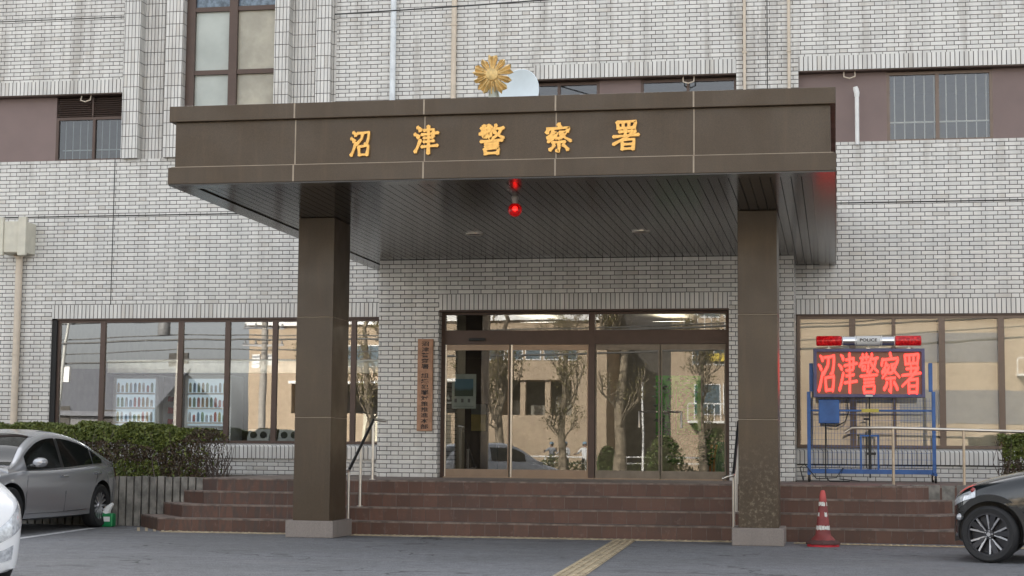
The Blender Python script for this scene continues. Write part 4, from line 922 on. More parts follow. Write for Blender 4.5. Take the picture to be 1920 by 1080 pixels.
    for s in (1, -1):
        for wx, st in ((wb / 2 + fcorner, steer), (-wb / 2 + fcorner, 0)): wheel(T, wx, s * (W / 2 - .115), R, s, style, st)
    def bodyy(x, f): # side point at height fraction f
        w = hw(x); zt = lerpk(top, x); zb = lerpk(bot, x); tab = [(0, .955), (.18, .975), (.4, .993), (.58, 1.0), (.76, .985), (.885, .955), (.95, .90)]
        return w * lerpk(tab, f), zb + (zt - zb) * f
    T['_'] = 0; del T['_']
    return T, hw, bodyy, yside
def paintm(name, col, metal=.0, rough=.3):
    k = NT(name); k.set(col, rough, metal); k.b.inputs['Coat Weight'].default_value = 1.0; k.b.inputs['Coat Roughness'].default_value = .04
    if metal: k.bump(k.noise(900, 1, k.obj()), .03, .001)
    return k.m
GLASSD = NT('tinted_car_glass').set((.008, .010, .009), .03, 0, .5).m
P_SIL = paintm('silver_paint', (.45, .46, .48), .55, .25); P_BLK = paintm('black_paint', (.006, .009, .011), 0, .25); P_WHT = paintm('white_paint_car', (.78, .79, .80), 0, .3); P_BLU = paintm('dark_blue_paint', (.012, .022, .05), .2, .3)
def seams(T, bodyy, lines, name='panel_gap', m=None, s=1, w=.004):
    mb = MB()
    for pts in lines:
        q = []
        for x, f in pts: y, z = bodyy(x, f); q.append((x, s * (y + .001), z))
        mb.tube(q, w, 5)
    mb.build(name, m or BLACK, T, world=False)
sed_top = [(-2.25, .58), (-2.2, .82), (-2.05, .92), (-1.6, .95), (-1.0, .94), (0, .90), (.9, .89), (1.3, .87), (1.8, .79), (2.1, .70), (2.22, .58), (2.25, .5)]
sed_bot = [(-2.25, .34), (-2.1, .24), (-1.6, .19), (1.6, .17), (2.1, .2), (2.25, .28)]
sed_roof = [(-1.95, .94), (-1.5, 1.07), (-1.05, 1.25), (-.6, 1.35), (-.1, 1.385), (.35, 1.335), (.75, 1.19), (1.35, .88)]
sed_belt = [(-2.3, .93), (-1.2, .91), (0, .855), (1.3, .83)]
T, hw, by_, ys_ = car('silver_sedan', 'silver four door sedan parked nose out against the planter on the left', 'car', (-11.44, -5.93, 0), radians(-91.5), P_SIL, 4.5, 1.74, sed_top, sed_bot, sed_roof, sed_belt, 2.66, .315,
    sidewin=((-1.42, -1.12), (-1.09, -.19), (-.12, .86)), ws=(.42, 1.2), rw=(-1.82, -1.1), style=14)
seams(T, by_, [[(.95, .2), (.97, .5), (.93, .75), (.86, .9)], [(-.16, .12), (-.16, .5), (-.16, .92)], [(-1.0, .3), (-1.06, .5), (-1.16, .75), (-1.2, .9)], [(.95, .13), (0, .12), (-.85, .13)]])
for s in (1,):
    for x in (-.0, -1.05):
        y, z = by_(x, .80); mb = MB(); mb.tube([(x, y + .002, z), (x - .02, y + .035, z + .002), (x - .17, y + .035, z + .004), (x - .19, y + .002, z + .004)], .015, 8); mb.build('door_handle', CHR, T, world=False, smooth=True)
for s in (1, -1):
    mb = MB(); x = .72; y = ys_(x, .92); mb.tube([(x, s * (y - .02), .90), (x + .03, s * (y + .08), .92)], .02, 8)
    mb.lathe([(.001, -.07), (.05, -.06), (.075, -.02), (.075, .04), (.06, .055), (.001, .055)], (0, 0, 0), 'X', 18)
    k = len(mb.v) - 18 * 6
    for i in range(k, len(mb.v)): vx, vy, vz = mb.v[i]; mb.v[i] = (x + .04 - vx, s * (y + .15) + vy * 1.35, .95 + vz * .85)
    mb.build('wing_mirror', P_SIL, T, world=False, smooth=True)
    patch(T, by_, 'tail_lamp', TAIL, -2.24, -1.88, .66, .92, s, slant=.0); patch(T, by_, 'headlight', LAMPC, 1.75, 2.235, .62, .9, s)
mb = MB(); mb.box(2.215, 2.25, -.45, .45, .42, .56); mb.build('grille', BLACK, T, world=False)
for a, b_ in ((-.165, -.135), ):
    mb = MB(); mb.extr([(x_, z_) for x_, z_ in ((-.20, .94), (-.11, .94), (-.11, 1.345), (-.19, 1.35))], 1, ys_(-.15, 1.15) - .1, ys_(-.15, 1.15) - .099)
mb = MB(); vs = []
for z in (.88, 0.98, 1.08, 1.18, 1.27):
    for x in (-.195, -.115): vs.append((x, ys_(x, z) + .006, z))
mb.add(vs, [(2 * i, 2 * i + 1, 2 * i + 3, 2 * i + 2) for i in range(4)]); mb.build('door_pillar', BLACK, T, world=False)

cr_top = [(-2.15, .7), (-2.05, 1.0), (-1.6, 1.06), (0, 1.05), (.85, 1.06), (1.2, 1.0), (1.65, .90), (1.95, .80), (2.08, .70), (2.15, .58)]
cr_bot = [(-2.15, .4), (-1.9, .27), (1.7, .2), (2.0, .21), (2.15, .27)]
cr_roof = [(-2.08, .98), (-1.9, 1.25), (-1.5, 1.5), (-.6, 1.6), (.0, 1.58), (.4, 1.46), (.8, 1.22), (1.15, 1.0)]
cr_belt = [(-2.2, 1.08), (0, 1.03), (1.2, 1.0)]
T, hw, by_, ys_ = car('black_crossover', 'glossy black crossover with two tone alloy wheels entering the frame at the right edge', 'car', (3.42, -8.62, 0), radians(180 - 9), P_BLK, 4.22, 1.8, cr_top, cr_bot, cr_roof, cr_belt, 2.62, .305,
    sidewin=((-1.7, -1.1), (-1.03, -.2), (-.12, .75)), ws=(.3, 1.05), rw=(-2.0, -1.5), style='double', steer=radians(-14), clad=True, nose=7.5, fcorner=.38)
seams(T, by_, [[(.9, .2), (.92, .5), (.9, .75), (.84, .92)], [(-.16, .12), (-.16, .5), (-.16, .92)]])
for s in (1, -1):
    h_ = patch(T, by_, 'headlight', LAMPC, 1.84, 2.09, .77, .905, s)
    mb = MB(); y, z = by_(1.87, .90); mb.sphere((1.87, s * (y - .005), z), .03, 12, 8); mb.build('turn_lens', TAIL, h_, world=False, smooth=True)
y, z = by_(1.9, .45)
mb = MB(); mb.sphere((2.02, by_(2.02, .45)[0] - .01, .48), .04, 14, 8); mb.build('fog_lamp', LAMPC, T, world=False, smooth=True)
mb = MB(); mb.box(2.04, 2.09, -.3, .3, .45, .6); mb.build('grille', BLACK, T, world=False)

wv_top = [(-1.75, .7), (-1.65, 1.0), (0, 1.0), (.7, .95), (1.1, .87), (1.45, .78), (1.62, .70), (1.7, .6), (1.75, .5)]
T, hw, by_, ys_ = car('white_hatchback', 'white hatchback with only its front bumper corner showing at the lower left edge', 'car', (-8.12, -14.78, 0), radians(-45), P_WHT, 3.5, 1.6, wv_top, [(-1.75, .4), (-1.5, .22), (1.0, .16), (1.75, .14)], [(-1.7, .95), (-1.5, 1.18), (-1.0, 1.33), (.0, 1.36), (.4, 1.25), (.95, .93)], [(-1.8, .95), (1, .92)], 2.4, .29,
    sidewin=((-1.4, -.6), (-.5, .45)), ws=(.2, .85), rw=(-1.68, -1.3), style=9, nose=9.0, fcorner=-.15)
for s in (1, -1):
    patch(T, by_, 'headlight', LAMPC, 1.35, 1.735, .62, .90, s); patch(T, by_, 'fog_lamp', LAMPC, 1.69, 1.738, .22, .46, s, off=.006)
mb = MB(); mb.box(1.66, 1.73, -.42, .42, .28, .58); mb.build('grille', BLACK, T, world=False, bevel=.02)
T, hw, by_, ys_ = car('blue_sedan', 'dark blue sedan standing out in the forecourt, seen only mirrored in the glass doors', 'car', (-9.6, -20.5, 0), radians(8), P_BLU, 4.5, 1.74, sed_top, sed_bot, sed_roof, sed_belt, 2.66, .315,
    sidewin=((-1.09, -.19), (-.12, .86)), ws=(.42, 1.2), rw=(-1.82, -1.1), style=14)

# ------------------------------------------------------------------ inside the lobby
def vending(x, label, seed):
    rg = random.Random(seed); t = thing('vending_machine', label, 'vending machine', (x + .5, 4.5, .73), 0, None)
    mb = MB(); mb.box(x, x + .98, 4.2, 4.9, .73, 2.62); b_ = mb.build('cabinet', plain('vending_white_%d' % seed, (.66, .7, .74), .4, var=.03), t, bevel=.02)
    mb = MB(); mb.box(x + .08, x + .90, 4.19, 4.199, 1.62, 2.55); mb.build('lit_display', emit('display_light_%d' % seed, (.72, .88, 1.0), .10), t)
    cols = [(.55, .16, .14), (.62, .58, .3), (.2, .36, .55), (.6, .42, .25), (.7, .7, .7), (.3, .48, .32), (.55, .6, .66)]
    mb = MB(); ms = [plain('drink_%d_%d' % (seed, i), c, .3) for i, c in enumerate(cols)]
    for r in range(3):
        z = 1.70 + r * .29
        for i in range(9):
            mb.mat(ms[rg.randrange(7)] if r != 1 or seed == 1 else ms[(0, 0, 3, 5)[rg.randrange(4)]]); xx = x + .13 + i * .089; h = .14 if rg.random() < .4 else .19
            mb.tube([(xx, 4.165, z), (xx, 4.165, z + h * .8), (xx, 4.165, z + h)], [.028, .028, .014], 8)
    mb.build('drinks', None, t)
    mb = MB()
    for r in range(3): z = 1.655 + r * .29; mb.box(x + .08, x + .90, 4.13, 4.185, z, z + .035)
    mb.build('shelf', WHITE, t)
    mb = MB(); mb.box(x + .10, x + .22, 4.19, 4.199, 1.36, 1.5); mb.box(x + .34, x + .44, 4.19, 4.199, 1.42, 1.5); mb.box(x + .55, x + .65, 4.19, 4.199, 1.36, 1.46); mb.box(x + .7, x + .88, 4.19, 4.199, 1.38, 1.54); mb.box(x + .3, x + .8, 4.19, 4.199, .85, 1.15); mb.build('payment_panel', BLACK, t)
    return t
vending(-14.28, 'white lit drinks vending machine behind the left window, nearer the drainpipe', 1)
vending(-12.76, 'white lit drinks vending machine behind the left windows, nearer the column', 2)
t = thing('side_banner', 'narrow pale panel with a column of dark red marks between the vending machines', 'banner', (-13.08, 4.3, .73))
mb = MB(); mb.box(-13.25, -12.92, 4.3, 4.33, .73, 2.6); mb.build('panel', plain('pale_grey', (.3, .31, .33), .6), t)
mb = MB()
for z, h in ((2.15, .1), (1.92, .12), (1.7, .1), (1.4, .28)): mb.tube([(-13.09, 4.29, z - h / 2), (-13.08, 4.29, z + h / 2)], .055, 10)
mb.build('marks', plain('dark_red', (.25, .02, .03), .5), t)
for x, lab in ((-11.2, 'grey recycling bin with two round holes behind the window, farther from the column'), (-10.58, 'grey recycling bin with two round holes behind the window, nearer the column')):
    t = thing('recycling_bin', lab, 'bin', (x + .22, 3.6, .73)); mb = MB(); mb.extr([(3.5, .73), (4.0, .73), (4.0, 1.55), (3.62, 1.55), (3.5, 1.30)], 0, x, x + .44); mb.build('body', plain('bin_grey', (.34, .36, .37), .5), t)
    mb = MB()
    for q in (.12, .32): mb.lathe([(.001, -.012), (.065, -.012), (.07, 0), (.055, 0)], (x + q, 3.545, 1.44), 'Y', 18)
    mb.v = [(a, b_ + (c - 1.30) * .0, c) for a, b_, c in mb.v]; mb.build('hole', BLACK, t)
t = thing('porch_poster', 'framed poster with a dark landscape above grey lines, taped inside the door glass', 'poster', (-5.92, -1.12, 1.85))
mb = MB(); mb.box(-6.115, -5.715, -1.125, -1.12, 1.84, 2.40); mb.build('sheet', plain('poster_paper', (.30, .33, .30), .5), t)
mb = MB(); mb.box(-6.07, -5.76, -1.128, -1.1255, 2.04, 2.32); k = NT('poster_picture'); P_ = k.sep(k.pos()); k.set(k.mix(k.ramp(k.math('ADD', P_[2], k.math('MULTIPLY', k.noise(12, 3, k.pos()), .08)), 2.16, 2.24), (.03, .05, .03, 1), (.06, .15, .2, 1)), .5); mb.build('picture', k.m, t)
mb = MB()
for i in range(3): mb.box(-6.07 + i * .11, -6.03 + i * .11, -1.128, -1.1255, 1.94, 2.0)
mb.box(-6.08, -5.75, -1.128, -1.1255, 1.875, 1.88); mb.build('print', plain('print_grey', (.1, .1, .1), .6), t)
mb = MB(); mb.extr([(-6.21, 1.99), (-6.14, 1.99), (-6.175, 2.07)], 1, -1.135, -1.13); mb.box(-6.22, -6.12, -1.135, -1.13, 1.92, 1.945); tag(mb.build('triangle_sticker', WHITE), 'small white triangle sticker on the door glass beside the poster', 'sticker')
t = thing('wall_box', 'small box with a yellow lower half on the dark porch partition', 'box', (-6, .1, 1.45)); mb = MB(); mb.box(-6.05, -5.80, .1, .19, 1.78, 1.95); mb.build('top', plain('box_grey', (.16, .17, .16), .5), t); mb = MB(); mb.box(-6.05, -5.80, .1, .19, 1.5, 1.775); mb.build('front', plain('box_yellow', (.3, .24, .09), .5), t)
mb = MB(); mb.box(-3.35, -2.5, 4.2, 4.25, 1.5, 2.62); tag(mb.build('green_board', plain('board_green', (.045, .27, .025), .6, var=.05)), 'bright green board at the back of the lobby behind the doors', 'board')
def plant(name, x, y, z, h, label, n=260, seed=1, pot=True):
    rg = random.Random(seed); t = thing(name, label, 'plant', (x, y, z)); mb = MB()
    if pot: mb.lathe([(.11, z), (.16, z + .3), (.17, z + .3), (.14, z + .26), (.001, z + .26)], (x, y, 0), 'Z', 20); mb.build('pot', plain('pot_' + str(seed), (.25, .2, .16), .6), t); mb = MB()
    for i in range(9): mb.tube([(x, y, z + .25), (x + rg.uniform(-.12, .12), y + rg.uniform(-.1, .1), z + h * .6), (x + rg.uniform(-.3, .3), y + rg.uniform(-.2, .2), z + h * rg.uniform(.75, 1))], [.014, .01, .004], 6)
    mb.build('stem', TW, t); mb = MB()
    for i in range(n):
        a = rg.uniform(0, 6.28); r = rg.uniform(.05, .34); zz = z + h * rg.uniform(.3, 1.05); P = Vector((x + r * cos(a), y + r * sin(a) * .7, zz)); d = Vector((cos(a), sin(a), rg.uniform(-.6, .5))).normalized(); s = d.orthogonal().normalized(); l = rg.uniform(.06, .14)
        mb.add([P, P + d * l * .5 + s * l * .2, P + d * l, P + d * l * .5 - s * l * .2], [(0, 1, 2, 3)])
    mb.build('leaves', leafmat('plant_leaf_%d' % seed, (.02, .06, .015), (.04, .12, .03)), t)
plant('potted_plant', -2.9, 3.4, .73, 1.75, 'tall dark potted plant in front of the green board in the lobby', 420, 11)
plant('potted_plant', -2.35, .2, .73, .75, 'small bushy potted plant just inside the right hand door', 300, 12)
mb = MB(); mb.box(-1.95, -1.72, .3, .36, .73, 1.35); tag(mb.build('green_partition', plain('dark_green', (.01, .10, .05), .4)), 'dark green low panel inside the right hand door by the frame', 'partition')
t = thing('orange_stand', 'orange striped stand inside the right hand door left of the green panel', 'stand', (-2.02, .3, .73)); mb = MB(); mb.tube([(-2.06, .3, .73), (-2.02, .3, 1.3)], .018, 8); mb.tube([(-2.0, .3, .73), (-1.98, .3, 1.1), (-1.94, .3, 1.3)], .018, 8); mb.build('pole', plain('orange_plastic', (.55, .16, .05), .4), t, smooth=True)

# ------------------------------------------------------------------ the street side behind the camera (lit by the sun, mirrored in the glass)
TAN = plain('tan_render', (.37, .29, .205), .85, 0, .08, .6); TANB = plain('tan_brick', (.40, .33, .23), .85, 0, .1, 2); OGL = plain('opposite_glass', (.08, .11, .13), .1); DKB = plain('shop_dark', (.05, .045, .04), .7)  # last one is a near-black colour for recesses, openings and a pole box
OB = thing('tan_office_block', 'long sunlit tan office block across the street, seen mirrored in the glass', 'building', (-10, -75, 0))
mb = MB(); yb = -70.0
mb.box(-34.5, -12.6, -84, yb, 5.3, 8.65); mb.box(-34.5, -20.5, -84, yb, 0, 3.4); mb.box(-34.5, -31.8, -84, yb, 3.4, 5.3); mb.box(-20.5, -18.6, -84, yb, 0, 5.3); mb.box(-14.6, -12.6, -84, yb, 0, 5.3); mb.box(-18.6, -14.6, -84, yb, 0, 3.3)
mb.box(-9, 30, -84, yb, 0, 12.5); mb.box(-34.5, -12.6, -84, yb - 9, 8.65, 12.5); mb.build('wall', TAN, OB)
mb = MB(); mb.box(-34.7, -12.6, yb - 1, yb + .25, 8.65, 9.3); mb.box(-31.8, -20.5, yb - 1, yb + .6, 5.15, 5.3); mb.box(-9.1, 30, yb - .5, yb + .3, 12.5, 13); mb.build('parapet', WHITE, OB)
mb = MB(); mb.box(3.5, 9.2, yb - .5, yb + .04, 6.45, 8.0); mb.box(3.5, 13, yb - .5, yb + .04, 3.0, 4.8); mb.build('dark_band', plain('grey_band', (.15, .15, .16), .6), OB)  # flat grey boxes just proud of the wall, forming dark bands
mb = MB(); mb.box(-12.6, -9, -84, -76, 0, 11); mb.box(-31.8, -14.6, -84, -73, 0, 5.3); mb.build('recess', DKB, OB)
for x in (-17.4, -16.0): mb = MB(); mb.box(x - .15, x + .15, yb - .6, yb - .2, 3.3, 5.3); mb.build('pillar', TAN, OB)
for a, b_, c in ((-18.5, -17.6, 4.2), (-17.2, -16.2, 3.9), (-15.8, -14.7, 4.4)): mb = MB(); mb.box(a, b_, yb - 2.0, yb - 1.8, 3.3, c); mb.build('inner_panel', plain('inner_panel_%d' % int(-a), (.2, .19, .16), .6), OB)
def wins(y, x0, x1, n, z0, z1, gap=.12):
    for i in range(n):
        a = x0 + (x1 - x0) * i / n + gap; b_ = x0 + (x1 - x0) * (i + 1) / n - gap
        m_ = MB(); m_.box(a - .05, b_ + .05, y, y + .06, z0 - .05, z0); m_.box(a - .05, b_ + .05, y, y + .06, z1, z1 + .05); m_.box(a - .05, a, y, y + .06, z0, z1); m_.box(b_, b_ + .05, y, y + .06, z0, z1); f = m_.build('window', WHITE, OB)
        m_ = MB(); m_.box(a, b_, y - .02, y + .03, z0, z1); m_.build('pane', OGL, f)
wins(yb, -19.4, -14.2, 5, 6.45, 7.1); wins(yb, -7.9, -4.3, 3, 6.2, 7.1); wins(yb, -7.8, -3, 3, 3.4, 5.0); wins(yb, -7.8, -3, 3, 8.8, 10.2); wins(yb, -30, -22, 4, 6.2, 7.4); wins(yb, 12, 22, 4, 6.0, 7.5)
for (a, b_, z) in ((-8.2, -3, 7.9), (-8.0, -3, 2.9), (9.8, 14, 5.6)):
    m_ = MB(); m_.box(a, b_, yb, yb + .9, z, z + .12); n = int((b_ - a) / .35)
    for i in range(n + 1): x = a + (b_ - a) * i / n; m_.box(x - .02, x + .02, yb + .85, yb + .89, z + .12, z + 1.0)
    m_.box(a, b_, yb + .84, yb + .9, z + 1.0, z + 1.06); m_.build('balcony', WHITE, OB)
mb = MB(); mb.box(-6.9, -5.2, yb + .1, yb + .2, 6.35, 6.75); mb.build('sign_panel', plain('yellow_sign', (.55, .42, .05), .5), OB)
mb = MB(); mb.box(-25.2, -20.6, -66, -62, 0, 3.2); mb.build('annex', plain('cream_wall', (.6, .56, .44), .8), OB)
GH = thing('grey_warehouse', 'grey gabled warehouse down the street, mirrored in the leftmost window', 'building', (-50, -85, 0))
mb = MB(); mb.extr([(-95, 0), (-80, 0), (-80, 3.6), (-87, 6.6), (-95, 4)], 0, -75, -45); mb.build('walls', plain('grey_cladding', (.16, .16, .165), .7), GH)
mb = MB(); mb.extr([(-79.7, 3.4), (-79.9, 3.7), (-87, 6.9), (-87, 6.62)], 0, -75.3, -44.7); mb.build('roof', plain('grey_roof', (.12, .125, .14), .6), GH)
mb = MB(); mb.box(-53, -50.5, -80, -79.93, 2.2, 4.0); mb.box(-48.5, -47, -80, -79.93, 1.8, 3.8); mb.box(-58, -55, -80, -79.93, 1.2, 3.6); mb.build('opening', DKB, GH)
# hills
mb = MB(); n = 60; vs = []; rg = random.Random(5)
for i in range(n + 1):
    x = -520 + 900 * i / n; h = 22 + 14 * sin(x * .012 + 1) + 5 * sin(x * .045) + rg.uniform(-1, 1)
    if x > -150: h *= .5
    vs += [(x, -380, -1), (x, -420, h), (x, -520, h * .6), (x, -560, -1)]
mb.add(vs, [(4 * i + j, 4 * (i + 1) + j, 4 * (i + 1) + j + 1, 4 * i + j + 1) for i in range(n) for j in range(3)])
tag(mb.build('hill', plain('wooded_hill', (.055, .07, .05), .95, 0, .4, .08)), 'dark wooded hill beyond the street', None, None, 'structure')
sheet('street', [(-200, -69.5), (150, -69.5), (150, -58), (-200, -58)], .01, plain('street_asphalt', (.11, .11, .11), .9), 'sunlit street beyond the forecourt')
GRS = leafmat('roadside_green', (.07, .10, .025), (.16, .15, .05))
mb = MB(); pts = []
for i in range(22000): x = random.uniform(-38, 14); zt = .75 + .25 * sin(x * 1.3) + .15 * sin(x * 4.1); pts.append((x, random.uniform(-57.2, -55.8), random.uniform(0, zt)))
leaves(mb, pts, .07); tag(mb.build('roadside_planting', GRS), 'low yellowish green planting along the far kerb', 'ground cover', None, 'stuff')
def shrub(x, y, r, h, label, seed):
    rg = random.Random(seed); t = thing('roadside_shrub', label, 'shrub', (x, y, 0)); mb = MB()
    for i in range(12): a = rg.uniform(0, 6.28); mb.tube([(x, y, 0), (x + r * .4 * cos(a), y + r * .4 * sin(a), h * .5), (x + r * .8 * cos(a), y + r * .8 * sin(a), h * rg.uniform(.7, 1))], [.04, .025, .01], 5)
    mb.build('stem', TW, t); pts = []
    for i in range(2600):
        a = rg.uniform(0, 6.28); z = rg.uniform(.1, 1); q = r * (1 - (z - .45) ** 2 * 2.2) * rg.uniform(.3, 1) * (1 + .2 * sin(a * 3 + seed)); pts.append((x + q * cos(a), y + q * sin(a), h * z))
    mb = MB(); leaves(mb, pts, .075); mb.build('foliage', leafmat('shrub_leaf_%d' % seed, (.05, .10, .02), (.20, .22, .05)), t)
for i, (x, y, r, h, lab) in enumerate(((-7.9, -54.5, .9, 2.0, 'rounded yellow green shrub mirrored near the meeting edge of the swing doors'), (-10.6, -55, .6, 1.5, 'small yellow green shrub mirrored left of the white post'), (-5.6, -54.8, .8, 2.4, 'tall green shrub mirrored near the right jamb of the doors'), (-16.2, -55, .7, 1.6, 'green shrub mirrored left of the sliding door edge'))): shrub(x, y, r, h, lab, 70 + i)
# bare pollarded trees
BARK = plain('pale_bark', (.19, .155, .11), .9, 0, .5, 5, bump=.9, bscale=12)
def bare_tree(x, y, h, r, label, seed):
    rg = random.Random(seed); t = thing('bare_tree', label, 'tree', (x, y, 0)); mb = MB()
    p = [Vector((x, y, 0))]
    for i in range(1, 7): p.append(Vector((x + rg.uniform(-.15, .15) * i * .5, y + rg.uniform(-.1, .1) * i * .5, h * i / 6)))
    mb.tube(p, [r * (1.3 if i == 0 else 1 - .11 * i) for i in range(7)], 12); mb.build('trunk', BARK, t, smooth=True); mb = MB(); lv = []
    def br(a, d, l, rr, dep):
        q = [a]; dd = d.copy()
        for i in range(4): dd = (dd + Vector((rg.uniform(-.35, .35), rg.uniform(-.35, .35), rg.uniform(-.05, .4)))).normalized(); q.append(q[-1] + dd * l / 4)
        mb.tube(q, [rr, rr * .9, rr * .75, rr * .65, rr * (.5 if dep == 0 else .4)], 6)
        lv.append(q[-1])
        if dep > 0:
            for j in range(4): br(q[1 + j], (dd + Vector((rg.uniform(-1, 1), rg.uniform(-1, 1), rg.uniform(-.1, .8)))).normalized(), l * .62, rr * .6, dep - 1)
    for i in range(12):
        k_ = rg.uniform(.22, .98); a = p[0].lerp(p[-1], k_); an = rg.uniform(0, 6.28); br(a, Vector((cos(an), sin(an), .55)).normalized(), rg.uniform(.9, 1.9) * (1.2 - k_ * .4), r * .22, 2)
    mb.build('branch', BARK, t, smooth=True); mb = MB(); pts = []
    for q in lv:
        for j in range(9): pts.append(q + Vector((rg.gauss(0, .2), rg.gauss(0, .2), rg.gauss(0, .2))))
    leaves(mb, pts, .06); mb.build('leaves', leafmat('dry_leaf_%d' % seed, (.16, .12, .03), (.10, .12, .03)), t)
for i, (x, y, h, r, lab) in enumerate(((-14.75, -50, 8.6, .22, 'bare pollarded tree mirrored left of the sliding door edge'), (-12.4, -53, 7.4, .2, 'bare pollarded tree mirrored in the middle of the left hand doors'), (-9.25, -49, 9, .27, 'thick bare pollarded tree mirrored just right of the door mullion'), (-16.6, -54, 8, .2, 'leaning bare tree mirrored at the left edge of the doors'), (-21.6, -50, 8.4, .22, 'bare pollarded tree mirrored in the window beside the entrance wall'), (-6.0, -54, 7.6, .2, 'bare pollarded tree mirrored in the right hand swing door'), (-24.8, -53, 6.4, .17, 'slender bare tree mirrored in the windows left of the column'))):
    bare_tree(x, y, h, r, lab, 40 + i)
# poles and wires
CPOLE = plain('concrete_pole', (.30, .28, .25), .8)
def upole(x, y, h, label, extras):
    t = thing('utility_pole', label, 'utility pole', (x, y, 0)); mb = MB(); mb.tube([(x, y, 0), (x + .12, y, h)], [.19, .13], 16); mb.build('pole', CPOLE, t, smooth=True)
    mb = MB()
    for z in (h - .5, h - 1.3): mb.box(x - .9, x + 1.0, y - .06, y + .06, z - .05, z + .05)
    for z in (h - .45, h - 1.25):
        for q in (-.8, -.3, .5, .9): mb.lathe([(.05, z), (.07, z + .05), (.04, z + .1), (.06, z + .15), (.001, z + .18)], (x + q, y, 0), 'Z', 10)
    mb.build('crossarm', plain('galvanised', (.3, .3, .3), .5, .5), t)
    if extras: mb = MB(); mb.lathe([(.001, extras[0]), (.25, extras[0]), (.27, extras[0] + .1), (.27, extras[0] + .8), (.2, extras[0] + .9), (.001, extras[0] + .92)], (x + extras[1], y, 0), 'Z', 20); mb.build('transformer', plain('transformer_grey', (.16, .16, .16), .5), t, smooth=True)
    mb = MB(); mb.box(x - .5, x - .15, y - .2, y - .05, 4.9, 5.5); mb.box(x + .15, x + .45, y - .2, y - .05, 5.0, 5.5); mb.build('service_box', WHITE if not extras else DKB, t)
upole(-29.1, -45, 9.2, 'tall utility pole with a transformer, mirrored at the mullion by the vending machine', (6.3, -.75)); upole(-25.5, -46, 7.2, 'shorter utility pole with two white boxes, mirrored left of the column', None)
t = thing('street_lamp', 'grey street lamp with a curved arm mirrored in the leftmost window', 'street lamp', (-34.7, -45, 0)); mb = MB(); mb.tube([(-34.9, -45, 0), (-34.8, -45, 3), (-34.6, -45, 6.0), (-34.4, -45, 7.2), (-34.0, -45, 7.9), (-33.2, -45, 8.2)], [.1, .09, .07, .06, .05, .05], 10); mb.build('pole', plain('lamp_grey', (.45, .45, .42), .5), t, smooth=True)
mb = MB(); mb.box(-33.4, -32.7, -45.12, -44.88, 8.15, 8.28); mb.build('lamp_head', WHITE, t, bevel=.03); mb = MB(); mb.box(-34.75, -34.35, -45.2, -45.0, 4.2, 4.9); mb.build('control_box', WHITE, t)
t = thing('white_post', 'thin white post with a rounded top, mirrored in the right hand doors', 'post', (-8.6, -52, 0)); mb = MB(); mb.tube([(-8.6, -52, 0), (-8.6, -52, 4.4)], .05, 10); mb.build('pole', WHITE, t, smooth=True); mb = MB(); mb.tube([(-8.6, -52, 0), (-8.6, -52, .4)], .11, 12); mb.build('base', WHITE, t)
wires = [(7.0, -45.3, .3), (6.35, -45.2, .4), (6.1, -44.8, .3), (5.7, -45, .5), (5.2, -45, .35), (7.8, -45, .3), (8.7, -44.9, .4)]
for i, (z, y, sag) in enumerate(wires):
    mb = MB(); A = Vector((-75, y - i * .3, z + .4)); B_ = Vector((-29, y, z)); C_ = Vector((8, y - 2, z + 1.0)); q = [A.lerp(B_, j / 12) - Vector((0, 0, sag * 1.6 * sin(pi * j / 12))) for j in range(13)] + [B_.lerp(C_, j / 14) - Vector((0, 0, sag * sin(pi * j / 14))) for j in range(1, 15)]
    mb.tube(q, .028 if i % 2 else .045, 5); o = mb.build('street_cable', BLACK); tag(o, 'black overhead cables strung along the street, mirrored in the windows', 'cable', 'overhead cables along the street')
# guard rail
t = thing('guard_rail', 'white pipe guard rail along the far kerb behind the planting', 'guard rail', (-12, -57.6, 0)); mb = MB()
for x in range(-20, 6, 2): mb.tube([(x, -57.6, 0), (x, -57.6, 1.05)], .05, 8)
for z in (.7, 1.0): mb.tube([(-20, -57.6, z), (4, -57.6, z)], .035, 8)
mb.build('rail', WHITE, t)
